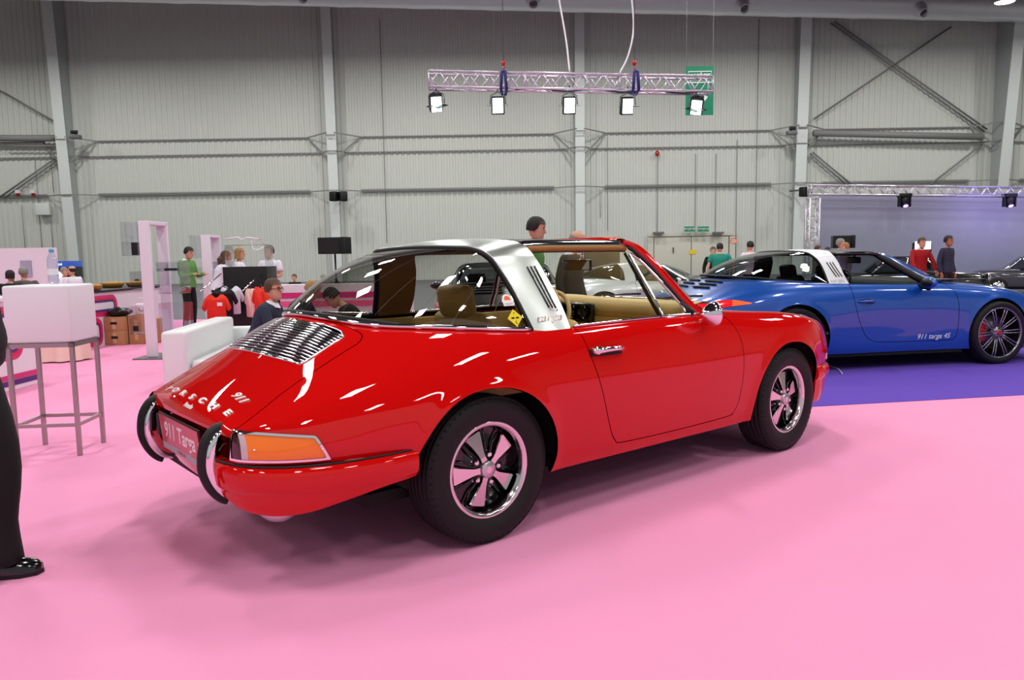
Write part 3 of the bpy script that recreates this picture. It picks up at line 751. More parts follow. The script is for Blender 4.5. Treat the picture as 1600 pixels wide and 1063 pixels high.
# windscreen frame: pillars and header
PO = [(1.128, .468, 1.270), (1.19, .482, 1.256), (1.254, .503, 1.222), (1.328, .549, 1.138), (1.409, .610, 1.020), (1.465, .655, .940), (1.535, .694, .872)]
PI_ = [(1.105, .488, 1.250), (1.150, .498, 1.236), (1.190, .514, 1.208), (1.268, .562, 1.122), (1.352, .622, 1.005), (1.41, .668, .920), (1.458, .698, .858)]
WB_ = [(1.555, .670, .872), (1.62, .60, .885), (1.73, .42, .905), (1.80, .2, .915), (1.815, 0, .917)]
WT_ = [(1.150, .455, 1.272), (1.19, .40, 1.277), (1.225, .25, 1.284), (1.238, .12, 1.286), (1.24, 0, 1.286)]
for s in (-1, 1):
    a = curve_pts(PO, 30); b = curve_pts(PI_, 30); m = MB(); Gp = []
    for p, q in zip(a, b):
        mid = (p + q) / 2 + np.array([.004, .012, .006]); inn = q + np.array([-.004, -.03, -.002]); inp = p + np.array([.012, -.045, -.004])
        Gp.append([(x, s * y, z) for x, y, z in (inp, p + np.array([.004, -.012, .004]), p, mid, q, inn)])
    m.grid(Gp); m.grid([[r[0], r[-1]] for r in Gp]); m.build('windscreen_pillar', 'red_paint', RED)
    m = MB(); m.tube([(x - .006, s * (y - .004), z - .008) for x, y, z in curve_pts(PI_[1:], 24)], .010, 6); m.build('door_frame_seal', 'black_rubber', RED)
hd = [(x, -y, z) for x, y, z in WT_] + [(x, y, z) for x, y, z in WT_[::-1][1:]]
m = MB(); hc = curve_pts(hd, 40); m.grid([[(x - .055, y, z - .02), (x - .05, y, z + .001), (x - .02, y, z + .004), (x + .01, y, z), (x + .018, y, z - .012), (x - .02, y, z - .03), (x - .055, y, z - .02)] for x, y, z in hc]); m.build('windscreen_header', 'red_paint', RED)
a = curve_pts([(1.535, -.66, .880)] + [(x, -y, z) for x, y, z in WB_] [1:] + [(x, y, z) for x, y, z in WB_[::-1][1:-1]] + [(1.535, .66, .880)], 48)
b = curve_pts([(x, y, z - .006) for x, y, z in hd], 48); n_ = min(len(a), len(b)); Gw = []
for i in range(n_):
    p = a[int(i * (len(a) - 1) / (n_ - 1))]; q = b[int(i * (len(b) - 1) / (n_ - 1))]
    Gw.append([tuple(p * (1 - t) + q * t + np.array([.04, 0, .03]) * 4 * t * (1 - t) * .5) for t in np.linspace(0, 1, 9)])
m = MB(); m.grid(Gw); ws = m.build('windscreen', 'side_glass', RED)
m = MB(); m.tube([g[0] for g in Gw], .010, 6); m.tube([g[-1] for g in Gw], .006, 6); m.build('windscreen_trim', 'chrome', ws)
# door windows: quarter light with chrome frame, dropped main pane edge
for s in (-1, 1):
    par = dr if s < 0 else RED
    fr = [(1.190, .697, .874), (1.172, .645, .965), (1.150, .585, 1.07), (1.128, .530, 1.172), (1.124, .520, 1.192), (1.150, .522, 1.188), (1.20, .545, 1.145), (1.268, .592, 1.060), (1.335, .640, .970), (1.372, .668, .915), (1.374, .682, .892), (1.355, .692, .880), (1.30, .697, .874)]
    fp = [(x, s * y, z) for x, y, z in curve_pts(fr, 70, closed=True)]
    m = MB(); m.tube(fp, .0075, 8, closed=True); qf = m.build('quarter_light_frame', 'chrome', RED)
    c = np.mean(np.array(fp), axis=0); m = MB(); m.add([tuple(c)] + [tuple(p) for p in fp], [(0, 1 + i, 1 + (i + 1) % len(fp)) for i in range(len(fp))]); m.build('quarter_light', 'side_glass', qf)
    m = MB(); m.tube([(1.155, s * .700, .870), (1.140, s * .645, .962), (1.120, s * .578, 1.08), (1.100, s * .510, 1.200)], .009, 4, sq=1.2); m.build('window_divider', 'black_gloss', qf)
    m = MB(); m.tube([(1.42, s * .69, .872), (1.39, s * .672, .91), (1.36, s * .662, .935)], [.028, .016, .008], 6); m.build('quarter_light_corner', 'black_rubber', qf)
# dashboard, wheel, seats, mirror
m = MB(); prof = [(1.47, .80), (1.44, .85), (1.445, .895), (1.48, .920), (1.56, .932), (1.66, .918), (1.77, .902)]
Gd = [[(x + .03 * (1 - (y / .66) ** 2) * (1 if x < 1.5 else 0), y, min(z + .012 * math.exp(-((y - .36) / .22) ** 2), .945)) for x, z in prof] for y in np.linspace(-.66, .66, 31)]
m.grid(Gd); m.box((1.52, 0, .76), (.12, 1.3, .12)); das = m.build('dashboard', 'tan_leather', RED)
m = MB(); m.box((1.452, .33, .84), (.03, .54, .12), bev=.01)
for q in range(5): m.lathe([(0, 0), (.043, 0), (.046, .006), (.046, .02)], 24, M=Matrix.Translation((1.432, .33 + (q - 2) * .1, .845)) @ Matrix.Rotation(-PI / 2, 4, 'Y'))
m.build('instrument_panel', 'black_gloss', das)
SWc = Vector((1.33, .36, .785)); SM = Matrix.Translation(SWc) @ Matrix.Rotation(math.radians(-66), 4, 'Y')
m = MB(); m.tube([SM @ Vector((.195 * math.cos(a), .195 * math.sin(a), 0)) for a in np.linspace(0, 2 * PI, 40, endpoint=False)], .014, 10, closed=True); sw = m.build('steering_wheel', 'tan_leather', RED)
m = MB(); m.tube([SM @ Vector((0, 0, -.02)), SM @ Vector((0, 0, -.2))], .03, 10); m.ball(tuple(SM @ Vector((0, 0, -.01))), .05)
for a in (0, PI, PI / 2 * 3): m.tube([SM @ Vector((0, 0, -.01)), SM @ Vector((.19 * math.sin(a) , .19 * math.cos(a), 0))], .008, 6)
m.build('steering_column', 'black_gloss', sw)
def cushion(mb, c, d, bev, M=None, rz=0): mb.box(c, d, M=M, bev=bev)
for s in (-1, 1):
    seat = empty('front_seat', (0, 0, 0), parent=RED)
    yb = s * .345
    m = MB(); m.box((.98, yb, .42), (.52, .50, .14), bev=.06); m.build('seat_cushion', 'tan_leather', seat)
    M_ = Matrix.Translation((.72, yb, .64)) @ Matrix.Rotation(math.radians(-14), 4, 'Y'); m = MB(); m.box((0, 0, 0), (.11, .48, .50), M=M_, bev=.05); m.build('seat_back', 'tan_leather', seat)
    M_ = Matrix.Translation((.635, yb, .945)) @ Matrix.Rotation(math.radians(-10), 4, 'Y'); m = MB(); m.box((0, 0, 0), (.10, .285, .19), M=M_, bev=.045); m.build('headrest', 'tan_leather', seat)
for s in (-1, 1):
    m = MB(); m.box((.12, s * .29, .60), (.30, .42, .12), bev=.05); M_ = Matrix.Translation((-.08, s * .30, .76)) @ Matrix.Rotation(math.radians(-22), 4, 'Y'); m.box((0, 0, 0), (.08, .50, .30), M=M_, bev=.035); m.build('rear_seat', 'tan_leather', RED)
m = MB(); m.grid([[(-.12, y, .868 - 0 * y), (-.25, y * .9, .90), (-.40, y * .6, .93)] for y in np.linspace(-.56, .56, 9)]); m.build('parcel_shelf', 'tan_leather', RED)
m = MB(); m.box((.75, 0, .30), (1.7, 1.30, .03)); m.build('cabin_floor', 'underbody', RED)
for s in (-1, 1):
    m = MB(); m.box((1.05, s * .672, .57), (1.0, .02, .54), bev=.008); m.build('door_lining', 'tan_leather', RED)
    m = MB(); m.box((.22, s * .645, .72), (.62, .02, .26), bev=.008); m.build('quarter_lining', 'tan_leather', RED)
m = MB(); m.box((1.235, -.02, 1.135), (.018, .21, .062), bev=.008, rz=.12); im = m.build('interior_mirror', 'black_gloss', RED)
m = MB(); m.box((1.225, -.02, 1.135), (.002, .195, .05), rz=.12); m.build('mirror_face', 'mirror_glass', im); m = MB(); m.tube([(1.24, -.02, 1.16), (1.29, -.01, 1.20), (1.285, 0, 1.235)], .006, 6); m.build('mirror_arm', 'chrome', im)
m = MB()
for y in (.25, -.2): m.tube([(1.80, y, .925), (1.72, y - .2, .945), (1.66, y - .38, .955)], .006, 6)
m.build('wiper', 'black_rubber', RED)
# ================================================================== MODERN TARGA / COUPE
mat('blue_paint', (.01, .30, .66), .30, .2, 1.0)
mat('silver_paint', (.80, .83, .82), .32, .35, 1.0)
mat('black_paint', (.03, .035, .045), .25, 0, 1.0)
mat('satin_silver', (.82, .82, .84), .38, .7)
mat('red_lens', (.80, .03, .05), .12, 0, .8, emit=(1, .02, .03), estr=.6)
mat('orange_lens', (1, .35, .1), .2, 0, .6, emit=(1, .15, .05), estr=.5)
mat('caliper_red', (.70, .05, .05), .35, 0, .5)
mat('disc_steel', (.45, .45, .47), .35, .9)
mat('dark_trim', (.025, .025, .03), .45)
mat('dark_leather', (.07, .07, .075), .5)
mat('grey_wheel', (.60, .58, .62), .25, .85)
glass('tinted_glass', (.42, .46, .46), .06)
def blue_net():
    rows = []
    def row(x, pts, xs=None):
        xs = xs if xs is not None else [x] * len(pts)
        rows.append([(xx, -y, z) for xx, (y, z) in zip(xs, pts)])
    row(0, [(.62, .14), (.60, .16), (.57, .19), (.54, .22), (.50, .24), (.44, .25), (.36, .25), (.26, .25), (.13, .25), (0, .25)],
        [3.13, 3.15, 3.17, 3.19, 3.21, 3.23, 3.25, 3.27, 3.28, 3.28])
    row(0, [(.72, .15), (.72, .21), (.71, .28), (.69, .34), (.66, .40), (.60, .44), (.48, .44), (.34, .42), (.17, .41), (0, .41)],
        [3.05, 3.06, 3.07, 3.08, 3.09, 3.12, 3.18, 3.22, 3.25, 3.26])
    row(0, [(.78, .15), (.79, .24), (.79, .34), (.785, .43), (.76, .52), (.70, .59), (.58, .60), (.42, .55), (.20, .52), (0, .52)],
        [2.94, 2.95, 2.95, 2.95, 2.95, 2.95, 2.98, 3.04, 3.08, 3.09])
    row(2.75, [(.82, .15), (.845, .25), (.855, .36), (.855, .47), (.84, .58), (.79, .67), (.66, .71), (.46, .65), (.22, .61), (0, .61)])
    row(2.55, [(.84, .15), (.868, .26), (.88, .37), (.882, .49), (.87, .62), (.82, .72), (.70, .765), (.48, .71), (.24, .67), (0, .67)])
    row(2.3, [(.85, .16), (.878, .26), (.893, .38), (.897, .52), (.885, .66), (.84, .765), (.72, .812), (.50, .78), (.25, .74), (0, .74)])
    row(2.0, [(.85, .17), (.872, .26), (.885, .38), (.89, .51), (.882, .65), (.845, .77), (.74, .838), (.52, .83), (.26, .81), (0, .81)])
    row(1.7, [(.845, .175), (.862, .26), (.872, .38), (.878, .51), (.875, .65), (.85, .765), (.77, .845), (.56, .865), (.28, .87), (0, .87)])
    row(1.3, [(.845, .175), (.862, .25), (.868, .36), (.876, .50), (.876, .64), (.855, .75), (.79, .843), (.58, .88), (.28, .89), (0, .89)])
    row(.9, [(.85, .175), (.868, .25), (.875, .36), (.885, .50), (.886, .64), (.865, .75), (.80, .852), (.60, .88), (.28, .90), (0, .90)])
    row(.55, [(.86, .175), (.882, .25), (.893, .36), (.903, .50), (.90, .64), (.875, .755), (.80, .862), (.60, .89), (.28, .92), (0, .92)])
    row(.25, [(.87, .18), (.90, .27), (.915, .38), (.925, .51), (.918, .65), (.885, .77), (.80, .872), (.60, .905), (.28, .94), (0, .94)])
    row(0, [(.88, .19), (.91, .28), (.925, .40), (.93, .53), (.922, .67), (.885, .785), (.79, .88), (.60, .92), (.28, .95), (0, .955)])
    row(-.25, [(.88, .19), (.908, .28), (.922, .40), (.925, .53), (.913, .67), (.872, .785), (.765, .875), (.58, .92), (.28, .945), (0, .952)])
    row(-.5, [(.86, .20), (.885, .29), (.897, .40), (.90, .52), (.885, .65), (.835, .765), (.72, .84), (.54, .885), (.26, .91), (0, .918)])
    row(-.75, [(.82, .21), (.842, .30), (.85, .40), (.85, .51), (.83, .63), (.775, .725), (.66, .775), (.48, .80), (.24, .81), (0, .815)])
    row(0, [(.76, .22), (.775, .30), (.78, .40), (.775, .50), (.755, .60), (.70, .67), (.59, .705), (.43, .72), (.22, .725), (0, .73)],
        [-.90, -.91, -.915, -.92, -.92, -.925, -.93, -.935, -.94, -.94])
    row(0, [(.68, .23), (.685, .30), (.69, .39), (.685, .47), (.665, .54), (.62, .59), (.52, .61), (.38, .62), (.20, .62), (0, .62)],
        [-.98, -.995, -1.0, -1.0, -1.0, -1.0, -1.01, -1.02, -1.03, -1.03])
    row(0, [(.62, .23), (.61, .27), (.59, .32), (.57, .36), (.54, .39), (.50, .40), (.42, .40), (.32, .40), (.16, .40), (0, .40)],
        [-1.02, -1.03, -1.04, -1.05, -1.055, -1.06, -1.065, -1.07, -1.075, -1.08])
    row(0, [(.60, .23), (.58, .23), (.55, .23), (.52, .23), (.48, .23), (.44, .23), (.37, .23), (.28, .23), (.14, .23), (0, .23)],
        [-1.02, -1.03, -1.04, -1.045, -1.05, -1.05, -1.05, -1.05, -1.05, -1.05])
    return rows
def multi_spoke(parent, loc, s, Rt=.327, rr=.262, w=.24, steer=0, detail=True):
    M0 = Matrix.Translation(Vector(loc)) @ Matrix.Rotation(steer, 4, 'Z') @ Matrix.Rotation(PI / 2 if s < 0 else -PI / 2, 4, 'X')
    wh = empty('wheel', parent=parent); wh.matrix_local = M0; h = w * .46
    m = MB(); prof = [(rr - .002, -h), (rr + .02, -w * .5), (Rt - .02, -w * .5), (Rt - .004, -w * .42), (Rt, -.02), (Rt, .02), (Rt - .004, w * .42), (Rt - .02, w * .5), (rr + .02, w * .5), (rr - .002, h)]
    m.lathe(prof, 64); m.build('tyre', 'tyre_rubber', wh)
    m = MB(); m.lathe([(rr + .001, h - .004), (rr, h + .003), (rr - .010, h + .002), (rr - .013, h - .02)], 64); m.build('rim_lip', 'grey_wheel', wh)
    m = MB(); m.lathe([(rr - .013, h - .02), (rr - .02, -h), (0, -h)], 48); m.build('barrel', 'dark_trim', wh)
    m = MB(); m.lathe([(0, h - .10), (.175, h - .10), (.175, h - .13)], 40); m.build('brake_disc', 'disc_steel', wh)
    if detail:
        m = MB(); a0 = PI if s < 0 else 0
        m.grid([[(r * math.cos(a), r * math.sin(a), h - .075) for r in (.115, .20)] for a in np.linspace(PI - .75, PI + .55, 10)]); m.grid([[(.20 * math.cos(a), .20 * math.sin(a), h - zz) for zz in (.075, .12)] for a in np.linspace(PI - .75, PI + .55, 10)]); m.build('brake_caliper', 'caliper_red', wh)
    for k in range(10):
        M_ = Matrix.Rotation(2 * PI * k / 10 + .05, 4, 'Z'); m = MB()
        for q in (-1, 1):
            m.tube([M_ @ Vector((.045, q * .008, h - .035)), M_ @ Vector((.12, q * .013, h - .02)), M_ @ Vector((.20, q * .015, h - .008)), M_ @ Vector((rr - .006, q * .017, h - .006))], [.009, .007, .0065, .006], 6)
        m.build('spoke', 'grey_wheel', wh)
    m = MB(); m.lathe([(0, h - .014), (.03, h - .015), (.055, h - .022), (.07, h - .045)], 32); hb = m.build('hub', 'grey_wheel', wh)
    m = MB(); m.lathe([(0, h - .010), (.026, h - .011), (.028, h - .016)], 24); m.build('hub_badge', 'caliper_red', hb)
    for k in range(5):
        m = MB(); a = 2 * PI * k / 5 + .3; m.lathe([(0, h - .012), (.009, h - .012), (.009, h - .03)], 10, M=Matrix.Translation((.048 * math.cos(a), .048 * math.sin(a), 0))); m.build('wheel_bolt', 'black_gloss', wh)
    return wh
def modern_car(root, paint, targa=True, nu=200, nv=70, detail=True):
    G = net_surface(blue_net(), nu, nv); sk = Skin.from_grid(G, flip=True)
    AR = [(0.0, .33, .355, .36), (2.31, .33, .355, .355)]
    for a in AR:
        g = arch_g(sk.P, *a); sk.P[:, 1] -= .008 * np.exp(-np.maximum(g, 0) ** 2 / .03 ** 2) * (sk.P[:, 2] < .75) * (np.abs(sk.P[:, 1]) > .7)
    sk.N = -grid_normals(sk.P.reshape(G.shape)).reshape(-1, 3)
    V = [tuple(p) for p in sk.P]; bv = BVHTree.FromPolygons(V + [(x, -y, z) for x, y, z in V], sk.F + [tuple(len(V) + i for i in reversed(f)) for f in sk.F])
    def dk(x, y, off=0.0):
        h = bv.ray_cast(Vector((x, y, 1.6)), Vector((0, 0, -1))); n = h[1] if h[1].z > 0 else -h[1]; return h[0] + n * off, n
    def sd(x, z, off=0.0, s=-1):
        h = bv.ray_cast(Vector((x, s * 1.5, z)), Vector((0, -s, 0))); n = h[1] if h[1].y * s > 0 else -h[1]; return h[0] + n * off, n
    X, Y, Z = sk.P[:, 0], sk.P[:, 1], sk.P[:, 2]
    OH = [(-.47, 0), (-.46, .2), (-.41, .38), (-.28, .56), (-.05, .68), (.3, .752), (.6, .785), (1.0, .79), (1.4, .775), (1.6, .70), (1.82, .5), (1.95, .25), (1.99, 0)]
    oc = curve_pts(OH, 48); op = [(p[0], p[1]) for p in oc] + [(p[0], -p[1]) for p in oc[::-1][1:-1]]
    DO = [(.61, 1.0), (.615, .87)] + [(p[0], p[1]) for p in curve_pts([(.618, .80), (.63, .70), (.66, .57), (.71, .45), (.77, .35), (.85, .295), (.95, .278), (1.3, .272), (1.72, .27), (1.80, .29), (1.825, .36), (1.83, .5), (1.825, .65), (1.80, .76)], 50)] + [(1.72, .84), (1.66, .9), (1.66, 1.0)]
    go_ = np.where(Z > .80, poly_sdf(sk.P[:, :2], op), .5); gd = np.where(Y < -.5, poly_sdf(sk.P[:, [0, 2]], DO), .5)
    ga = np.minimum(*[arch_g(sk.P, *a) for a in AR]); ga = np.where(np.abs(Y) > .45, ga, .5)
    skin_obj(with_g(sk, -go_, -ga, .003 - gd), 'body', paint, root, .02)
    door = with_g(sk, -go_, gd + .003); dr_ = skin_obj(door, 'door', paint, root, .02, mirror=False)
    skin_obj(Skin(door.P * [1, -1, 1], door.N * [1, -1, 1], [tuple(reversed(f)) for f in door.F]), 'door', paint, root, .02, mirror=False)
    # sill, floor, wells
    m = MB(); m.box((1.15, 0, .17), (3.6, 1.3, .06)); m.box((1.15, 0, .165), (1.55, 1.66, .05))
    for x0 in (0, 2.31):
        for s in (-1, 1):
            m.grid([[(x, s * .78 if j else s * .55, z) for j in (0, 1)] for x, z in [(x0 + .40 * math.cos(a), .33 + .39 * math.sin(a)) for a in np.linspace(0, PI, 16)]]); m.box((x0, s * .56, .45), (.8, .01, .5))
    m.box((-.75, 0, .22), (.5, 1.3, .12)); m.build('underbody', 'underbody', root)
    for x0 in (0, 2.31):
        for s in (-1, 1): multi_spoke(root, (x0, s * (.795 if x0 > 0 else .80), .327), s, detail=detail)
    R1 = [(.415, .772, .868), (.41, .687, .997), (.39, .632, 1.085), (.352, .588, 1.143), (.33, .50, 1.18), (.315, .28, 1.196), (.31, 0, 1.2)]
    F1 = [(.635, .782, .866), (.622, .706, .966), (.604, .640, 1.080), (.568, .594, 1.158), (.555, .51, 1.198), (.55, .28, 1.212), (.55, 0, 1.216)]
    def bth(c): return [(x, -y, z) for x, y, z in c] + [(x, y, z) for x, y, z in c[::-1][1:]]
    a = curve_pts(bth(R1), 60); b = curve_pts(bth(F1), 60); go = [[tuple(p * (1 - t) + q * t) for t in np.linspace(0, 1, 6)] for p, q in zip(a, b)]
    gi = [[tuple(np.array([p[0], 0, .93]) + (np.array(p) - np.array([p[0], 0, .93])) * .955) for p in r] for r in go]
    m = MB(); m.grid(go); barm = 'satin_silver' if targa else paint
    bo = m.build('roll_bar', barm, root)
    m = MB(); m.grid(gi); m.grid([[go[i][0], gi[i][0]] for i in range(len(go))]); m.grid([[go[i][-1], gi[i][-1]] for i in range(len(go))]); m.build('roll_bar_lining', 'dark_trim', bo)
    if targa:
        vb = BVHTree.FromPolygons([Vector(p) for r in go for p in r], [(i * 6 + j, (i + 1) * 6 + j, (i + 1) * 6 + j + 1, i * 6 + j + 1) for i in range(len(go) - 1) for j in range(5)])
        def bp_(x, z, s): h = vb.ray_cast(Vector((x, s * 1.2, z)), Vector((0, -s, 0))); n = h[1] if h[1].y * s > 0 else -h[1]; return h[0] + n * .002, n
        for s in (-1, 1):
            for k in range(3):
                m = MB(); m.tube([bp_(.475 + k * .032 + .055 * t, 1.08 - .145 * t, s)[0] for t in np.linspace(0, 1, 8)], .0055, 6); m.build('bar_louvre', 'black_gloss', bo)
        p, n = bp_(.52, .90, -1); p2, _ = bp_(.56, .90, -1)
        text('roll_bar_script', 'targa', .06, frame(p, p2 - p, Vector(n).cross(p2 - p)), 'aluminium', bo, depth=.001, shear=.3, sx=1.3)
    # rear window
    GB_ = [(.415, .770, .870), (.25, .735, .880), (0, .675, .905), (-.2, .60, .93), (-.36, .46, .945), (-.44, .28, .952), (-.47, 0, .955)]
    a = curve_pts(bth(GB_), 60); b = curve_pts(bth(R1), 60); gs = []
    for p, q in zip(a, b):
        L = np.linalg.norm(q - p); o = np.array([-.35, np.sign(p[1]) * .25, .9]); o /= np.linalg.norm(o)
        gs.append([tuple(p * (1 - t) + q * t + o * L * .14 * t * (1 - t) * 1.6) for t in np.linspace(0, 1, 9)])
    m = MB(); m.grid(gs); rgl = m.build('rear_window', 'tinted_glass', root)
    m = MB(); m.tube([Vector(g[0]) for g in gs], .012, 6); m.tube([Vector(g[-1]) for g in gs], .010, 6); m.build('rear_window_seal', 'dark_trim', rgl)
    # roof, pillars, screen
    tp = 'black_gloss' if targa else paint
    XS_ = np.linspace(.55, 1.14, 10); m = MB()
    def rz_(x, y): return 1.213 - .035 * (abs(y) / .52) ** 2.3 - .055 * max(0, (x - .95) / .3) ** 2
    m.grid([[(x + .14 * (1 - (y / .53) ** 2) * max(0, (x - .7)) / .44, y, rz_(x, y)) for y in np.linspace(-.53, .53, 17)] for x in XS_]); rp_ = m.build('roof_panel', tp, root)
    for s in (-1, 1):
        m = MB(); m.tube([(x, s * (.545 + .012 * math.sin((x - .55) / .6 * PI)), rz_(x, .53) - .012) for x in np.linspace(.575, 1.14, 10)], .02, 8); m.build('roof_rail', 'black_gloss' if targa else paint, rp_)
        PO_ = [(1.12, .53, 1.165), (1.20, .54, 1.15), (1.30, .575, 1.105), (1.48, .635, .995), (1.62, .69, .915), (1.75, .73, .85)]
        PN_ = [(1.10, .555, 1.14), (1.145, .585, 1.105), (1.22, .63, 1.045), (1.33, .695, .965), (1.44, .745, .89), (1.52, .775, .85)]
        a = curve_pts(PO_, 20); b = curve_pts(PN_, 20)
        m = MB(); m.grid([[(x, s * y, z) for x, y, z in (p + np.array([0, -.05, -.01]), p + np.array([0, 0, .006]), p * .55 + q * .45 + np.array([0, .008, .006]))] for p, q in zip(a, b)]); m.build('windscreen_pillar', paint, root)
        m = MB(); m.grid([[(x, s * y, z) for x, y, z in (p * .55 + q * .45 + np.array([0, .008, .006]), q + np.array([0, .004, 0]), q + np.array([-.01, -.04, -.005]))] for p, q in zip(a, b)]); m.build('pillar_trim', 'dark_trim', root)
        m = MB(); gl_ = [(.64, .778, .868), (1.0, .785, .852), (1.51, .772, .855), (1.33, .69, .962), (1.145, .585, 1.10), (1.0, .563, 1.15), (.70, .570, 1.155), (.605, .61, 1.10)]
        if not targa or s > 0: m.add([(x, s * y, z) for x, y, z in gl_], [tuple(range(8))], 0, False); m.build('door_glass', 'tinted_glass' if not targa else 'side_glass', root)
    WT = [(1.14, .53, 1.158), (1.20, .42, 1.170), (1.27, .2, 1.180), (1.285, 0, 1.182)]; WB2 = [(1.75, .73, .85), (1.83, .52, .875), (1.95, .25, .895), (1.98, 0, .897)]
    a = curve_pts(bth(WB2), 30); b = curve_pts(bth(WT), 30); gs = [[tuple(p * (1 - t) + q * t + np.array([.05, 0, .05]) * 2 * t * (1 - t)) for t in np.linspace(0, 1, 7)] for p, q in zip(a, b)]
    m = MB(); m.grid(gs); wsn = m.build('windscreen', 'tinted_glass', root)
    m = MB(); m.grid([[tuple(p + np.array([-.10, 0, .012])), tuple(p + np.array([-.03, 0, .010])), tuple(p + np.array([.015, 0, -.004])), tuple(p + np.array([-.03, 0, -.03]))] for p in b]); m.build('windscreen_header', 'black_gloss' if targa else paint, wsn)
    # cabin
    m = MB(); m.box((1.0, 0, .28), (2.2, 1.4, .04)); m.build('cabin_floor', 'dark_leather', root)
    m = MB(); m.grid([[(x, y, z) for x, z in ((1.42, .62), (1.40, .80), (1.44, .86), (1.6, .885), (1.95, .885))] for y in np.linspace(-.74, .74, 9)]); m.build('dashboard', 'dark_leather', root)
    for s in (-1, 1):
        st_ = empty('front_seat', parent=root)
        m = MB(); m.box((1.0, s * .36, .40), (.50, .48, .14), bev=.05); m.build('seat_cushion', 'dark_leather', st_)
        m = MB(); m.box((0, 0, 0), (.12, .46, .56), M=Matrix.Translation((.74, s * .36, .66)) @ Matrix.Rotation(math.radians(-16), 4, 'Y'), bev=.05); m.box((0, 0, 0), (.09, .26, .16), M=Matrix.Translation((.65, s * .36, .97)) @ Matrix.Rotation(math.radians(-12), 4, 'Y'), bev=.04); m.build('seat_back', 'dark_leather', st_)
        m = MB(); m.box((1.12, s * .79, .56), (1.0, .02, .52)); m.build('door_lining', 'dark_leather', root)
    m = MB(); m.box((.05, 0, .78), (.6, 1.2, .18), bev=.05); m.build('rear_shelf', 'dark_leather', root)
    m = MB(); m.tube([Vector((1.30, .36 + .18 * math.cos(q), .80 + .17 * math.sin(q))) + Vector((.07 * math.sin(q), 0, 0)) for q in np.linspace(0, 2 * PI, 24, endpoint=False)], .014, 8, closed=True); m.tube([(1.30, .36, .80), (1.42, .36, .76)], .04, 8); m.build('steering_wheel', 'dark_leather', root)
    m = MB(); m.box((1.22, -.02, 1.09), (.03, .22, .07), bev=.012); m.tube([(1.22, -.02, 1.12), (1.25, 0, 1.17)], .012, 6); m.build('interior_mirror', 'dark_trim', root)
    # lamps, handle, mirrors, vents
    for s in (-1, 1):
        up = curve_pts([(-1.02, .46, .655), (-.97, .62, .70), (-.86, .73, .735), (-.66, .80, .735), (-.47, .86, .706)], 30); lo = curve_pts([(-1.03, .46, .61), (-1.0, .60, .62), (-.90, .735, .64), (-.68, .83, .675), (-.47, .875, .700)], 30); gl2 = []
        def near(p):
            h = bv.find_nearest(Vector((p[0], -abs(p[1]), p[2]))); n = h[1]
            n = n if n.y < 0 or n.x < 0 else -n
            return h[0] + n * .006
        for p, q in zip(up, lo): gl2.append([tuple(Vector((v.x, v.y * -s, v.z))) for v in [near(p * (1 - t) + q * t) for t in np.linspace(0, 1, 7)]])
        m = MB(); m.grid(gl2[:25 + 1]); tl_ = m.build('tail_lamp', 'red_lens', root); m = MB(); m.grid(gl2[25:]); m.build('indicator_lens', 'orange_lens', tl_)
        mb = MB(); c = Vector((1.405, s * .955, .865)); mb.ball((c.x, c.y, c.z), (.058, .095, .056), M=None); mm = mb.build('door_mirror', paint, dr_ if s < 0 else root)
        mb = MB(); mb.tube([(1.44, s * .80, .835), (1.42, s * .88, .82), c - Vector((0, 0, .05))], [.035, .025, .03], 8); mb.build('mirror_arm', 'dark_trim', mm)
        mb = MB(); mb.ball((c.x - .02, c.y, c.z), (.046, .085, .046)); mb.build('mirror_face', 'dark_trim', mm)
        hp = Vector((2.78, s * .66, .60)); mb = MB(); mb.ball(tuple(hp), (.12, .10, .10)); mb.build('headlamp', 'clear_lens', root)
    p, n = sd(.76, .69, .0); M_ = frame(p, (1, 0, 0), (0, 0, 1)); zz = 1 if (M_.to_3x3() @ Vector((0, 0, 1))).dot(n) > 0 else -1
    m = MB(); m.tube([(-.095, 0, .006 * zz), (-.04, .004, .026 * zz), (.04, .004, .028 * zz), (.10, -.002, .008 * zz)], [.008, .015, .015, .008], 8, M=M_); dh_ = m.build('door_handle', paint, dr_)
    m = MB(); m.ball((0, -.004, .0), (.095, .034, .004), M=M_); m.build('handle_recess', 'dark_trim', dh_)
    for k in range(3):
        for s in (-1, 1):
            x_ = -.56 - k * .07; pts = [dk(x_ + .03 * q, s * (.05 + .36 * q), .008)[0] for q in np.linspace(0, 1, 8)]
            m = MB(); m.tube(pts, [.004] + [.013] * 6 + [.004], 6); m.build('engine_vent', 'dark_trim', root)
    return dr_, sd, dk
BLUE = empty('sports_car', (2.589, 8.368, 0), math.radians(11.4))
tag(BLUE, 'metallic blue targa sports car with silver roll bar standing on the purple carpet', 'car')
bdr, bsd, bdk = modern_car(BLUE, 'blue_paint', True, 300, 100)
p, n = bsd(1.55, .315, .003); q, _ = bsd(1.60, .315, .003)
text('door_lettering', '911 targa 4S', .072, frame(p, q - p, Vector(n).cross(q - p)), 'white_letter', bdr, depth=.0006, shear=.3, sx=1.05)
SILV = empty('sports_car', (1.5, 13.6, 0), math.radians(3)); SILV.scale = (.87, .87, .87); tag(SILV, 'silver-white coupe parked behind the red car, seen through its door window', 'car')
modern_car(SILV, 'silver_paint', False, 110, 44, detail=False)
BLK = empty('sports_car', (-.08, 9.5, 0), math.radians(93)); BLK.scale = (.93, .93, .93); tag(BLK, 'black coupe parked behind the red car, seen through its rear window', 'car')
modern_car(BLK, 'black_paint', False, 110, 44, detail=False)
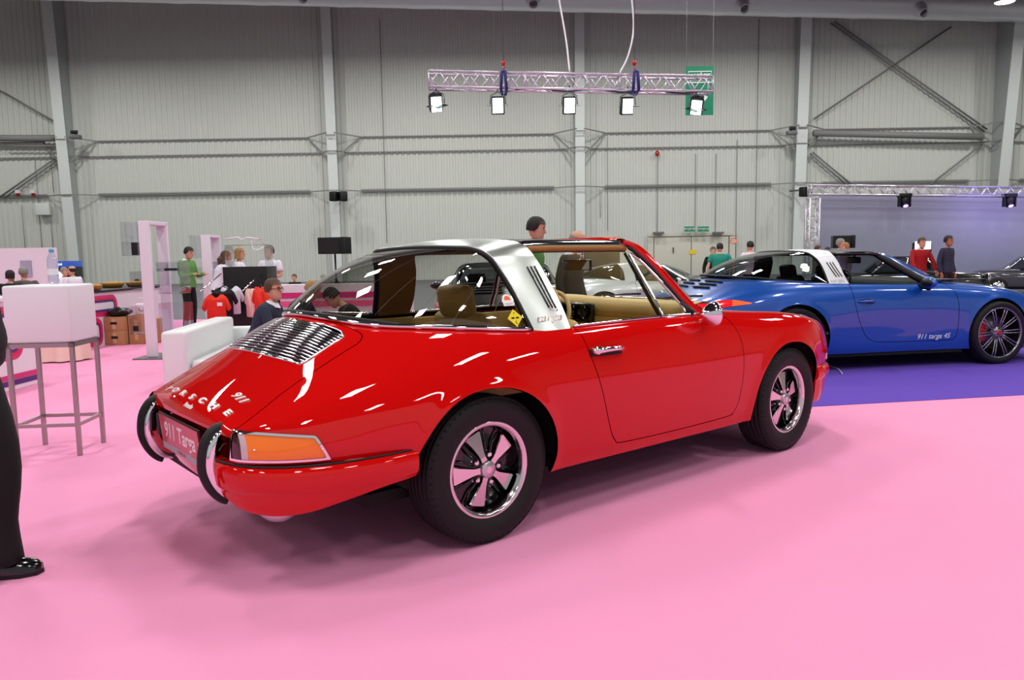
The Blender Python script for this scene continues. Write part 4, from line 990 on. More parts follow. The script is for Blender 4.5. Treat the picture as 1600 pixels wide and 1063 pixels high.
# ------------------------------------------------------------------ old saloon cars on the right
def old_car(name, loc, rz, label, paint, L=4.2, scale=1.0, roofed=True):
    root = thing(name, label, 'car', loc, rz); root.scale = (scale,) * 3
    def sec(x, w, zt, zb=.30, r=.12):
        return [(x, -w, zb), (x, -w * 1.02, (zb + zt) / 2), (x, -w * .98, zt - r), (x, -w * .82, zt - .01), (x, -w * .4, zt + .02), (x, 0, zt + .03), (x, w * .4, zt + .02), (x, w * .82, zt - .01), (x, w * .98, zt - r), (x, w * 1.02, (zb + zt) / 2), (x, w, zb)]
    st = [(-2.15, .55, .62), (-2.08, .72, .80), (-1.8, .80, .86), (-1.2, .83, .90), (-.4, .84, .92), (.6, .84, .92), (1.2, .82, .90), (1.8, .78, .86), (2.05, .72, .80), (2.12, .60, .66)]
    m = MB(); m.grid([sec(x, w, z) for x, w, z in st]); m.add(sec(-2.15, .55, .62), [tuple(range(11))], 0, False); m.add(sec(2.12, .60, .66), [tuple(range(11))], 0, False); m.build('body', paint, root)
    if roofed:
        def ring(z, xr, xf, w): return [(xr, -w * .85, z), (xr + .1, -w, z), (xf - .1, -w, z), (xf, -w * .85, z), (xf + .03, 0, z), (xf, w * .85, z), (xf - .1, w, z), (xr + .1, w, z), (xr, w * .85, z), (xr - .03, 0, z)]
        m = MB(); m.grid([ring(1.34, -.62, .42, .56), ring(1.38, -.5, .32, .48)], cv=True); m.add(ring(1.38, -.5, .32, .48), [tuple(range(10))], 0, False); m.build('roof', paint, root)
        m = MB(); m.grid([ring(.90, -1.15, 1.0, .74), ring(1.34, -.62, .42, .56)], cv=True, smooth=False); m.build('window_band', 'tinted_glass', root)
        for (a, b) in (((-1.05, .74, .9), (-.56, .56, 1.34)), ((.9, .74, .9), (.36, .56, 1.34)), ((-.1, .75, .9), (-.08, .57, 1.34))):
            for s in (-1, 1): m = MB(); m.tube([(a[0], s * a[1], a[2]), (b[0], s * b[1], b[2])], .028, 6); m.build('pillar', 'chrome', root)
    m = MB(); m.box((0, 0, .26), (3.9, 1.35, .12)); m.build('underbody', 'underbody', root)
    for x0 in (-1.3, 1.35):
        for s in (-1, 1):
            wh = empty('wheel', parent=root); wh.matrix_local = Matrix.Translation((x0, s * .76, .31)) @ Matrix.Rotation(PI / 2 if s < 0 else -PI / 2, 4, 'X')
            m = MB(); m.lathe([(.19, -.08), (.29, -.09), (.31, -.06), (.31, .06), (.29, .09), (.19, .085)], 32); m.build('tyre', 'tyre_rubber', wh)
            m = MB(); m.lathe([(0, .10), (.09, .095), (.12, .07), (.19, .085), (.195, .07)], 32); m.build('hub_cap', 'chrome', wh)
    for e in (-1, 1):
        m = MB(); m.tube([(e * 1.95, -.82, .48), (e * 2.16, -.74, .48), (e * 2.22, 0, .48), (e * 2.16, .74, .48), (e * 1.95, .82, .48)], .045, 8); m.build('bumper', 'chrome', root)
    for s in (-1, 1):
        M_ = Matrix.Translation((2.06, s * .62, .74)) @ Matrix.Rotation(PI / 2, 4, 'Y'); m = MB(); m.lathe([(0, .06), (.06, .05), (.095, .01)], 20, M=M_); hl = m.build('headlamp', 'clear_lens', root); m = MB(); m.lathe([(.09, .0), (.115, .01), (.115, -.04)], 20, M=M_); m.build('lamp_ring', 'chrome', hl)
        m = MB(); m.tube([(-1.9, s * .86, .72), (0, s * .875, .74), (1.9, s * .82, .72)], .01, 5); m.build('side_trim', 'chrome', root)
    m = MB(); m.box((2.10, 0, .66), (.06, .5, .22), bev=.02)
    for k in range(7): m.box((2.135, 0, .58 + k * .028), (.01, .46, .008))
    m.build('radiator_grille', 'chrome', root)
    return root
mat('grey_violet_paint', (.20, .19, .24), .3, .1, .8)
old_car('classic_saloon', (13.62, 20.0, 0), math.radians(-28), 'dark grey classic saloon car with chrome trim at the right edge before the grey backdrop', 'grey_violet_paint', scale=.72)
old_car('classic_roadster', (9.0, 17.75, 0), math.radians(-14), 'black classic car with round chrome headlamps behind the blue car bonnet', 'black_paint', scale=.76)
# ================================================================== HALL
mat('pink_carpet', (.93, .60, .755), .92, noise=.035, nscale=1.2, bump=.12, bscale=260, spec=.15)
mat('purple_carpet', (.40, .29, .70), .92, noise=.03, nscale=2, bump=.12, bscale=260, spec=.15)
mat('hall_floor', (.42, .42, .44), .7, noise=.05)
mat('cladding', (.80, .81, .785), .55, noise=.03, nscale=1.5)
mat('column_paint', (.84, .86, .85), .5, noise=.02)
mat('column_shaded', (.66, .68, .68), .5, noise=.02)  # column paint darkened, shade on the webs put into the colour
mat('steel_grey', (.45, .45, .46), .45, .4)
mat('rail_grey', (.52, .52, .52), .6)
mat('duct_metal', (.86, .86, .88), .38, .45, bump=.35, bscale=5)
mat('ceiling_dark', (.20, .20, .21), .8)
mat('backdrop_grey', (.62, .63, .71), .85, noise=.03)
mat('truss_alu', (.84, .82, .86), .28, .75)
mat('sign_green', (.0, .52, .38), .5)
mat('lamp_white', (1, 1, 1), .5, emit=(.72, 1, .88), estr=5)
mat('lamp_hall', (1, 1, 1), .5, emit=(1, .99, .95), estr=12)
mat('screen_white', (.9, .95, 1), .4, emit=(.8, .9, 1), estr=1.2)
mat('purple_glow', (.5, .3, 1), .4, emit=(.55, .3, 1), estr=5)
mat('blue_sling', (.16, .16, .42), .7)
mat('door_cream', (.80, .79, .74), .55)
mat('white_matte', (.88, .86, .89), .5)
mat('white_plastic', (.90, .89, .91), .35)
mat('magenta_print', (.80, .16, .45), .5); mat('pink_print', (.90, .35, .55), .5); mat('purple_print', (.30, .14, .45), .5); mat('red_print', (.80, .12, .28), .5)
mat('cardboard', (.70, .52, .36), .8, noise=.05); mat('cardboard_tape', (.78, .66, .50), .6)
mat('black_plastic_bag', (.03, .03, .035), .28, bump=.8, bscale=14)
mat('cloth_peach', (.93, .82, .76), .85)
mat('yellow_paper', (.93, .80, .12), .6)
glass('acrylic', (.93, .93, .96), .05)
glass('bottle_plastic', (.86, .93, .98), .08)
mat('cap_blue', (.25, .66, .80), .4)
mat('brushed_leg', (.66, .62, .62), .35, .85)
PXH = lambda x: 400.7 - .0162 * (x - 800)
_o = Vector((0, 0, CAM_H))
def px_ray(px, py): return (px - 800) / CAM_F * _rt - (py - 531.5) / CAM_F * _up + _f
def at(px, py, Y):
    d = px_ray(px, py); return _o + d * (Y / d.y)
def on_floor(px, py):
    d = px_ray(px, py); return _o + d * (-CAM_H / d.z)
def struct(name, mb, m, **k): return mb.build(name, m, kind='structure', **k)
m = MB(); m.box((0, 5.5, -.011), (34, 21, .02)); struct('floor', m, 'pink_carpet')
m = MB(); m.box((0, 18, -.016), (90, 70, .02)); m.build('floor_far', 'hall_floor', kind='structure')
# purple carpet parallel to the blue car
a = Vector((2.28, 5.88, 0)); d = Vector((math.cos(math.radians(10.3)), math.sin(math.radians(10.3)), 0)); nrm = Vector((-d.y, d.x, 0))
q = [a - d * 2.6, a + d * 9, a + d * 9 + nrm * 5.2, a - d * 2.6 + nrm * 5.2]
m = MB(); m.prism([(p.x, p.y) for p in q], -.0005, .003); m.build('floor_carpet_purple', 'purple_carpet', kind='structure')
WY = 42.0
def corr(x0, x1, z0, z1, Yw, pitch=.30, dp=.04):
    m = MB(); n = int((x1 - x0) / pitch); P = []
    for i in range(n):
        x = x0 + i * pitch
        P += [(x, 0), (x + pitch * .42, 0), (x + pitch * .5, dp), (x + pitch * .92, dp)]
    m.grid([[(x, Yw - y, z) for z in (z0, z1)] for x, y in P], smooth=False); return m
struct('wall_back', corr(-36, 36, 0, 15.6, WY), 'cladding')
for s_, nm_ in ((-1, 'wall_left'), (1, 'wall_right')):
    m = corr(-16, 42, 0, 15.6, 0); m.v = [(s_ * (36 - y), x, z) for x, y, z in m.v]; struct(nm_, m, 'cladding')
# dark deck and beams overhead
m = MB(); m.box((0, 13, 15.7), (74, 60, .1))
struct('ceiling', m, 'ceiling_dark')
for k in range(3):
    m = MB(); y = 8 + k * 6.6
    m.box((0, y, 14.6), (70, .12, .12)); m.box((0, y, 13.4), (70, .12, .12))
    for i in range(40): m.tube([(-34 + i * 1.7, y, 13.4), (-33.15 + i * 1.7, y, 14.6)], .04, 4); m.tube([(-33.15 + i * 1.7, y, 14.6), (-32.3 + i * 1.7, y, 13.4)], .04, 4)
    if 24 < y < 30: continue
    struct('trim_%d' % (k + 20), m, 'ceiling_dark')
# columns
COLS = [(105, 297, .50, 1.30), (521, 297, .45, .9), (907, 297, .45, .75), (1250, 297, .5, 1.15), (1563, 290, .5, 1.9)]
colX = []
for k, (px, py, d0, d1) in enumerate(COLS):
    p = at(px, py, WY - .7); X_ = p.x; colX.append(X_); w = .56 if k not in (1, 2) else .5
    m = MB(); z1 = 15.5
    def plate(x0, x1, ya0, yb0, ya1, yb1, mi): # from floor (a) to top
        V = [(x0, ya0, 0), (x1, ya0, 0), (x1, yb0, 0), (x0, yb0, 0), (x0, ya1, z1), (x1, ya1, z1), (x1, yb1, z1), (x0, yb1, z1)]
        m.add(V, [(0, 1, 2, 3), (4, 5, 6, 7), (0, 1, 5, 4), (1, 2, 6, 5), (2, 3, 7, 6), (3, 0, 4, 7)], mi, False)
    f0 = WY - .05 - d0; f1 = WY - .05 - d1
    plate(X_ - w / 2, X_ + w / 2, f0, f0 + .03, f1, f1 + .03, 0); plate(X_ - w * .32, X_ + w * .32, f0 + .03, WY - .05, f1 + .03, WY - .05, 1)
    col = m.build('trim_%d' % (k + 1), ['column_paint', 'column_shaded'], kind='structure')
# horizontal rails along the wall, stepping round the columns
RAILZ = [(7.60, .026, 0), (6.80, .024, 1), (4.78, .045, 2)]
for z, r, kd in RAILZ:
    m = MB(); xs = [-33.8] + colX + [33.8]
    for a, b in zip(xs[:-1], xs[1:]):
        P = [(a + (1.35 if a > -33 else 0), WY - .12, z), (b - (1.35 if b < 33 else 0), WY - .12, z)] if kd != 1 else [(a + .6, WY - .12, z), (b - .6, WY - .12, z)]
        m.box(((P[0][0] + P[1][0]) / 2, WY - .13, z), (P[1][0] - P[0][0], .10, r * 2))
        if kd == 2:
            m.box(((P[0][0] + P[1][0]) / 2, WY - .2, z + .08), (P[1][0] - P[0][0], .10, .02))
            m.box(((P[0][0] + P[1][0]) / 2, WY - .24, z - .02), (P[1][0] - P[0][0], .02, .03))
    for X_ in colX:
        yf = WY - .95 if kd == 0 else WY - .85
        for s in (-1, 1):
            m.tube([(X_ + s * (1.4 if kd != 1 else .65), WY - .13, z), (X_ + s * .2, yf, z + (.12 if kd == 0 else 0))], .04, 4)
            if kd == 0: m.tube([(X_ + s * 1.35, WY - .16, z - .05), (X_ + s * .3, yf + .2, z - 1.1)], .05, 4)
        m.box((X_, yf, z), (.5, .05, .05))
    m.build('wall_rail', 'rail_grey', kind='structure')
# vertical conduits
def vline(px, y0, y1, r=.016, mt='rail_grey'):
    a = at(px, y0, WY - .1); b = at(px, y1, WY - .1); m = MB(); m.tube([a, (a.x, a.y, b.z)], r, 5); m.build('conduit', mt, kind='structure')
for a in [(1152, 218, 450), (1186, 30, 450), (1087, 240, 372), (1119, 240, 372), (1027, 244, 365), (949, 215, 360), (938, 297, 340), (593, 30, 380), (34, 320, 388), (55, 250, 388), (78, 228, 300), (80, 345, 388)]: vline(*a)
# braces in the end bays
def bar3(a, b, Ya=WY - .25, r=.05, name='brace'):
    A = at(a[0], a[1], Ya); B = at(b[0], b[1], Ya); m = MB(); m.tube([A, B], r, 6); m.build(name, 'rail_grey', kind='structure')
for a, b in [((1298, 36), (1538, 206)), ((1304, 34), (1542, 202)), ((1272, 186), (1486, 42)), ((1270, 238), (1330, 288)), ((1266, 240), (1322, 288)), ((1454, 288), (1534, 226)), ((0, 142), (84, 190)), ((0, 308), (88, 246)), ((6, 310), (92, 248))]: bar3(a, b)
bar3((1271, 208), (1536, 214), WY - .6, .17); bar3((-40, 216), (88, 216), WY - .6, .17)
bar3((0, 228), (92, 228), WY - .5, .05)
# ventilation duct
A = Vector((-24.5, 33.5, 12.95)); B = Vector((27, 39.8, 12.95))
dv = (B - A); L = dv.length; dv.normalize()
m = MB(); prof = []; nseg = 15
for i in range(nseg * 6 + 1):
    t = i / (nseg * 6); r = .66 + (.022 if i % 6 == 0 else 0); prof.append((A + dv * L * t, r))
m.tube([p for p, r in prof], [r for p, r in prof], 28)
du = m.build('ventilation_duct', 'duct_metal'); tag(du, 'long round silver ventilation duct running under the roof', 'duct')
for px, py in [(95, 2), (487, 2), (833, 4), (1172, 14), (1478, 26)]:
    t = (px + 0) / 1600; c = A + dv * L * min(.98, max(.02, ((at(px, py, 36).x - A.x) / (B.x - A.x))))
    m = MB(); M_ = Matrix.Translation(c + Vector((0, -.55, -.35))) @ Matrix.Rotation(math.radians(125), 4, 'X'); m.lathe([(.34, -.1), (.34, .1), (.22, .35), (.22, .6), (.19, .6), (.19, .3)], 20, M=M_); n_ = m.build('duct_nozzle', 'duct_metal', du)
# high bay lamps that light the hall
for i, (x, y) in enumerate([(21.6, 33.6)]):
    if i == 0: z = at(1570, 3, 33.6).z; x = at(1570, 3, 33.6).x
    else: z = 12.3
    m = MB(); m.lathe([(.10, .35), (.14, .15), (.38, 0), (.40, -.02)], 20); o = empty('high_bay_lamp', (x, y, z)); tag(o, 'round high bay lamp glowing under the roof at the top right' , 'lamp'); m.tube([(0, 0, .3), (0, 0, 15.6 - z)], .02, 6); m.build('lamp_shade', 'steel_grey', o)
    m = MB(); m.lathe([(0, -.01), (.36, -.01)], 20); m.build('lamp_glow', 'lamp_hall', o)
# ---------------------------------------------------------------- exit door group
Yd = WY - .12
def wrect(x0, y0, x1, y1, Yp):
    a = at(x0, y0, Yp); b = at(x1, y1, Yp); return (a + b) / 2, abs(b.x - a.x), abs(a.z - b.z)
a = at(1022, 371, Yd); b = at(1138, 371, Yd)
m = MB(); zc = a.z
for s, (xa, xb) in enumerate(((a.x, (a.x + b.x) / 2 - .02), ((a.x + b.x) / 2 + .02, b.x))): m.box(((xa + xb) / 2, Yd - .02, zc / 2), (xb - xa, .08, zc), bev=.01)
dd = m.build('door_1', 'door_cream', kind='structure')
m = MB(); m.box(((a.x + b.x) / 2, Yd - .05, zc + .12), (b.x - a.x + .7, .12, .16)); 
for xx in (a.x - .2, b.x + .2): m.box((xx, Yd - .05, zc / 2), (.3, .12, zc))
m.build('door_frame', 'door_cream', dd)
for px in (1052,): c = at(px, 391, Yd - .1); m = MB(); m.box(tuple(c), (.04, .06, .3)); m.build('door_handle', 'black_gloss', dd)
c = at(1082, 394, Yd - .08); m = MB(); m.box(tuple(c), (.36, .01, .22)); tag(m.build('notice', 'yellow_paper'), 'yellow notice stuck on the cream double door', 'notice')
for px, py in ((1029, 364), (1122, 364)):
    c = at(px, py, Yd - .3); m = MB(); m.box(tuple(c), (.55, .3, .10)); tag(m.build('emergency_lamp', 'steel_grey'), 'grey emergency lamp over the %s end of the cream double door' % ('left' if px < 1100 else 'right'), 'lamp')
for i, (px, w) in enumerate(((1077, 15), (1099, 17))):
    c = at(px, 358, Yd - .4); t = thing('exit_sign', 'small green exit sign, the %s of the two above the cream double door' % ('left' if i == 0 else 'right'), 'sign', tuple(c))
    m = MB(); m.box((0, 0, 0), (w / 1210 * 41.6, .08, .26)); m.build('sign_box', 'sign_green', t); m = MB(); m.tube([(0, 0, .05), (0, .53, .05)], .02, 5); m.build('bracket', 'steel_grey', t)
    text('sign_lettering', 'WYJŚCIE', .15, frame(Vector((0, -.045, 0)), (1, 0, 0), (0, 0, 1)), 'white_letter', t, depth=.002)
c = at(1146, 377, Yd - .1); t = thing('round_sign', 'round no-smoking sign on the wall beside the cream door', 'sign', tuple(c)); m = MB(); m.lathe([(.13, -.01), (.13, .01), (.17, .01), (.17, -.01), (.13, -.01)], 24, M=Matrix.Rotation(PI / 2, 4, 'X')); m.tube([(-.1, 0, .1), (.1, 0, -.1)], .02, 6); m.build('ring', 'orange_lens', t); m = MB(); m.lathe([(0, 0), (.13, 0)], 24, M=Matrix.Rotation(PI / 2, 4, 'X')); m.build('sign_face', 'white_matte', t)
# fire alarms and boxes on the left
for px, py, lb in ((28, 302, 'left'), (52, 302, 'right')):
    c = at(px, py, WY - .3); t = thing('alarm_sounder', 'small red and white alarm sounder, the %s of the pair under the wall rail' % lb, 'alarm', tuple(c)); m = MB(); m.box((0, 0, .08), (.22, .14, .16)); m.build('alarm_base', 'white_matte', t); m = MB(); m.lathe([(0, -.16), (.08, -.14), (.10, 0)], 14); m.build('alarm_bell', 'caliper_red', t)
c = at(68, 327, WY - .3); m = MB(); m.box(tuple(c), (.72, .25, .62), bev=.02); m.box((c.x, c.y + .15, c.z), (.5, .20, .4)); tag(m.build('electrical_box', 'column_paint'), 'grey electrical cabinet mounted high on the left wall', 'cabinet')
c = at(1027, 240, WY - .25); m = MB(); m.lathe([(0, -.16), (.09, -.1), (.12, .05), (.05, .14)], 14, M=Matrix.Translation(c)); m.tube([c, c + Vector((0, .3, 0))], .03, 6); tag(m.build('alarm_bell', 'caliper_red'), 'small red alarm bell on the wall rail left of the exit door', 'alarm')
for px, py, lb in ((118, 214, 'left column'), (1237, 208, 'right column')):
    c = at(px, py, WY - 1.2); t = thing('floodlight', 'small grey floodlight pointing up beside the %s' % lb, 'lamp', tuple(c)); m = MB(); m.box((0, 0, 0), (.5, .35, .2), bev=.03); m.tube([(0, 0, 0), (0, .2, .35)], .05, 6); m.build('lamp_housing', 'steel_grey', t); m = MB(); m.box((0, -.1, .22), (.3, .2, .16), bev=.02); m.build('lamp_head', 'dark_trim', t)
# column loudspeakers
for px, lb, cx in ((522, 'left', 521), (536, 'right', 521), (1256, 'single', 1250)):
    c = at(px, 307 if px < 1000 else 300, WY - 1.5); t = thing('wall_speaker', {'left': 'black wall speaker, the left of the pair on the second column', 'right': 'black wall speaker, the right of the pair on the second column', 'single': 'black wall speaker on the column beside the stage truss'}[lb], 'loudspeaker', tuple(c), rz=math.radians(-30 if lb == 'left' else 30))
    m = MB(); m.box((0, 0, 0), (.40, .36, .50), bev=.06); m.build('speaker_cabinet', 'dark_trim', t); m = MB(); m.tube([(0, .1, .1), (0, .9, .12)], .05, 6); m.build('bracket', 'steel_grey', t)
# hanging banner sign
Yb = 30.0; c0 = at(1093, 142, Yb); w_, h_ = 42 / 1210 * Yb, 72 / 1210 * Yb
t = thing('exit_banner', 'large green exit banner hanging from the roof behind the lighting truss', 'sign', tuple(c0), rz=math.radians(0))
m = MB(); m.box((0, 0, 0), (w_, .05, h_)); m.build('banner_panel', 'sign_green', t)
BM = frame(Vector((0, -.03, h_ * .30)), (1, 0, 0), (0, 0, 1)); text('banner_lettering', 'WYJŚCIE', .20, BM, 'white_letter', t, depth=.003, bold=.008); 
m = MB(); m.tube([BM @ Vector((sx * w_ * .42, sy * .2 - .04, 0)) for sx, sy in ((-1, 1), (1, 1), (1, -1), (-1, -1))], .018, 4, closed=True); m.build('banner_frame', 'white_letter', t)
text('banner_subtext', 'EWAKUACYJNE', .10, frame(Vector((0, -.03, h_ * .21)), (1, 0, 0), (0, 0, 1)), 'white_letter', t, depth=.003)
m = MB(); m.prism([(0, -.16), (.12, 0), (.05, 0), (.05, .16), (-.05, .16), (-.05, 0), (-.12, 0)], 0, .004, M=frame(Vector((.2, -.03, -.22)), (1, 0, 0), (0, 0, 1))); m.build('banner_arrow', 'white_letter', t)
m = MB(); 
for s in (-1, 1): m.tube([(s * w_ * .48, 0, h_ / 2), (s * w_ * .48, 0, 15.4 - c0.z)], .008, 4)
m.build('banner_wire', 'steel_grey', t)
# ---------------------------------------------------------------- lighting truss
def truss(P0, P1, sz, name, label, up=Vector((0, 0, 1)), r=.024, pitch=.5, cat='truss', rd=.012):
    P0 = Vector(P0); P1 = Vector(P1); d = (P1 - P0); L = d.length; d.normalize(); v = up; v = (v - v.dot(d) * d).normalized(); u = d.cross(v)
    t = thing(name, label, cat, tuple(P0)); cs = [(-1, -1), (1, -1), (1, 1), (-1, 1)]; K = lambda i: u * cs[i % 4][0] * sz / 2 + v * cs[i % 4][1] * sz / 2
    for i in range(4): m = MB(); m.tube([K(i), K(i) + d * L], r, 8); m.build('chord', 'truss_alu', t)
    n = max(1, int(L / pitch)); m = MB(); st = L / n
    for i in range(4):
        for k in range(n):
            m.tube([K(i) + d * st * k, K(i + 1) + d * st * (k + .5)], rd, 5); m.tube([K(i + 1) + d * st * (k + .5), K(i) + d * st * (k + 1)], rd, 5)
    for e in ([0, L / 3, 2 * L / 3, L] if L > 3 else [0, L]):
        for i in range(4): m.tube([K(i) + d * e, K(i + 1) + d * e], rd * 1.1, 5)
    m.build('lattice', 'truss_alu', t); return t
T0 = at(670, 125.5, 14.3); T1 = at(1110, 133.5, 14.7)
truss(T0, T1, .27, 'lighting_truss', 'silver square lighting truss hanging over the stand with five lamps below', r=.022, pitch=.36)
for i, px in enumerate((787, 991)):
    c = at(px, 128, 14.4); t = thing('chain_hoist', 'chain hoist with blue sling on the lighting truss, %s one' % ('left' if i == 0 else 'right'), 'hoist', tuple(c))
    m = MB(); m.tube([(0, 0, .35), (0, 0, 15.5 - c.z)], .008, 5); m.build('chain', 'steel_grey', t)
    m = MB(); m.ball((0, 0, .33), (.04, .03, .05)); m.tube([(0, 0, .30), (.03, 0, .26), (0, 0, .22), (-.02, 0, .25)], .012, 6); m.build('hook', 'caliper_red', t)
    for s in (-1, 1): m = MB(); m.tube([(0, 0, .2), (s * .03, -.2, .13), (s * .05, -.20, -.17), (s * .03, 0, -.22), (s * .05, .18, -.1)], .028, 6); m.build('sling', 'blue_sling', t)
for i, (px, py, rx, rz) in enumerate(((682, 163, 28, 12), (778, 165, 12, 0), (890, 165, 12, 0), (981, 166, 14, 3), (1088, 168, 30, -14))):
    c = at(px, py, 14.3 + .4 * (px - 670) / 440); lb = ('leftmost of the five', 'second from the left of the five', 'middle one of the five', 'second from the right of the five', 'rightmost of the five, overlapping the green banner')[i]
    t = thing('stage_lamp', 'bright greenish white floodlamp under the hanging truss, ' + lb, 'lamp', tuple(c)); M_ = Matrix.Rotation(math.radians(90 + rx), 4, 'X') @ Matrix.Rotation(math.radians(rz), 4, 'Y')
    m = MB(); m.box((0, 0, -.06), (.24, .32, .16), M=M_ @ Matrix.Rotation(PI, 4, 'X') if False else M_ @ Matrix.Translation((0, 0, -.06)), bev=.02); m.build('lamp_housing', 'dark_trim', t)
    m = MB(); m.box((0, 0, .006), (.185, .26, .01), M=M_ @ Matrix.Scale(1, 4)); m.build('lamp_face', 'lamp_white', t)
    m = MB(); m.tube([(-.14, 0, .02), (-.13, .02, .18), (0, .02, .24), (.13, .02, .18), (.14, 0, .02)], .012, 6); m.tube([(0, .02, .24), (0, .0, .36)], .016, 6); m.build('yoke', 'steel_grey', t)
    m = MB()
    for s in (-1, 1): m.box((s * .15, 0, .04), (.12, .004, .26), M=M_ @ Matrix.Rotation(s * math.radians(-50), 4, 'Y'))
    m.build('barn_door', 'dark_trim', t)
    l = D.lights.new('stage_lamp_light', 'SPOT'); l.energy = 260; l.spot_size = math.radians(75); l.color = (.88, 1, .95); l.shadow_soft_size = .12; o = D.objects.new('stage_lamp_light', l); C.objects.link(o); o.location = c + Vector((0, -.15, -.05)); o.rotation_euler = (math.radians(42), 0, 0)
for P, nm, lb in (([at(984, -30, 15), at(990, 40, 14.9), at(982, 85, 14.7), at(968, 115, 14.4)], 'cable', 'pale cable looping down to the right hoist of the hanging truss'), ([at(1000 - 130, -20, 15), at(884, 60, 14.8), at(890, 112, 14.4)], 'cable', 'thin cable dropping to the middle of the hanging truss')):
    m = MB(); m.tube(curve_pts(P, 24), .016, 6); tag(m.build(nm, 'white_plastic'), lb, 'cable')
m = MB(); pts = [T0 + (T1 - T0) * t + Vector((0, -.1, -.15 - .02 * math.sin(t * 30))) for t in np.linspace(.3, .95, 40)]; m.tube(pts, .014, 5); tag(m.build('cable', 'dark_trim'), 'black cable lying along the bottom of the hanging truss', 'cable')
# ---------------------------------------------------------------- stage frame, backdrop, moving heads
YS_ = 21.0
F0 = at(1265, 297, YS_); F1 = at(1640, 301, YS_)
truss(F0, F1, .24, 'stage_truss', 'horizontal silver truss across the top of the grey stage backdrop', r=.022, pitch=.32)
ft = at(1271, 300, YS_); truss((ft.x, ft.y, 0.0), (ft.x, ft.y, ft.z - .18), .26, 'truss_tower', 'upright silver truss tower at the left end of the grey backdrop', up=Vector((0, 1, 0)), r=.022, pitch=.32)
ba = at(1281, 300, YS_ + .6); m = MB(); m.box((ba.x + 6, YS_ + .6, (ba.z - .1) / 2), (12, .1, ba.z - .1)); m.build('backdrop_panel', 'backdrop_grey', kind='structure')
for i, px in enumerate((1413, 1577)):
    c = at(px, 315, YS_ - .1); t = thing('moving_head_lamp', 'black moving head lamp hanging from the stage truss, %s one' % ('left' if i == 0 else 'right'), 'lamp', tuple(c))
    m = MB(); m.box((0, 0, .16), (.30, .25, .10), bev=.02); m.build('lamp_base', 'dark_trim', t); m = MB(); 
    for s in (-1, 1): m.box((s * .14, 0, 0), (.04, .12, .28), bev=.01)
    m.box((0, 0, .12), (.30, .12, .03)); m.build('yoke', 'dark_trim', t); m = MB(); m.lathe([(0, .14), (.09, .13), (.11, 0), (.09, -.14), (.07, -.15)], 20, M=Matrix.Rotation(.35, 4, 'X')); m.build('lamp_head', 'dark_trim', t)
    m = MB(); m.lathe([(0, -.15), (.06, -.15)], 20, M=Matrix.Rotation(-.6, 4, 'X')); m.build('lens', 'purple_glow', t)
# loudspeakers on stands
def speaker(px, py, Y, w, h, label):
    c = at(px, py, Y); t = thing('loudspeaker', label, 'loudspeaker', (c.x, c.y, 0), rz=math.radians(-12))
    m = MB(); m.box((0, 0, c.z), (w, .34, h), bev=.015); m.box((w * .42, -.02, c.z), (w * .16, .36, h * 1.02), bev=.01); sp = m.build('speaker_cabinet', 'dark_trim', t)
    m = MB(); m.box((-w * .08, -.175, c.z), (w * .7, .01, h * .86)); m.build('grille', 'black_rubber', sp)
    m = MB(); m.tube([(0, 0, .25), (0, 0, c.z - h / 2)], .022, 8); m.build('pole', 'dark_trim', t)
    for k in range(3): m = MB(); a = 2 * PI * k / 3 + .4; m.tube([(0, 0, .75), (.45 * math.cos(a), .45 * math.sin(a), .02)], .015, 6); m.build('leg', 'dark_trim', t)
speaker(523, 384, 17.5, .66, .37, 'black loudspeaker on a pole stand in front of the corrugated wall')
speaker(1317, 378, 20.2, .53, .32, 'black loudspeaker on a stand before the grey backdrop')
# info screen
c = at(1442, 387, 19.5); t = thing('info_screen', 'black framed upright screen with white panels behind the person in the red cardigan', 'screen', (c.x, c.y, 0)); m = MB(); m.box((0, .05, 1.22 / 2 + .02), (.46, .08, 1.24 + .24), bev=.01); fr_ = m.build('screen_frame', 'dark_trim', t)
for z0, hh in ((1.30, .20), (1.02, .12)): m = MB(); m.box((0, 0, z0), (.40, .012, hh)); m.build('screen_panel', 'screen_white', fr_)
m = MB(); m.box((0, .05, .01), (.6, .4, .02)); m.build('screen_base', 'dark_trim', t)
# board seen above the red roof
c = at(940, 372, 17.5); t = thing('display_board', 'dark board with brown top edge standing behind the red car roof', 'board', (c.x, c.y, 0)); m = MB(); m.box((0, 0, c.z / 2), (.81, .05, c.z)); m.build('board_panel', 'dark_trim', t); m = MB(); m.box((0, -.01, c.z), (.83, .08, .05)); m.build('board_edge', 'cardboard', t)
# ---------------------------------------------------------------- left side: stool, bottle, counters
s0 = on_floor(32, 714.5); s1 = on_floor(126, 711); s2 = on_floor(158.4, 692); s3 = on_floor(70.5, 696)
cx = (s0.x + s1.x + s2.x + s3.x) / 4; cy = (s0.y + s1.y + s2.y + s3.y) / 4; rz = math.atan2((s1.y - s0.y), (s1.x - s0.x))
t = thing('bar_stool', 'white padded cube bar stool on a square steel frame at the left', 'stool', (cx, cy, 0), rz=rz); hw, hd_ = .185, .17
LG = [(-hw, -hd_), (hw, -hd_), (hw, hd_), (-hw, hd_)]
for x, y in LG:
    m = MB(); m.box((x, y, .345), (.024, .024, .69)); m.build('leg', 'brushed_leg', t)
m = MB()
for i in range(4):
    a, b = LG[i], LG[(i + 1) % 4]
    m.box(((a[0] + b[0]) / 2, (a[1] + b[1]) / 2, .695), (abs(a[0] - b[0]) + .028, abs(a[1] - b[1]) + .028, .026))
m.build('seat_frame', 'brushed_leg', t)
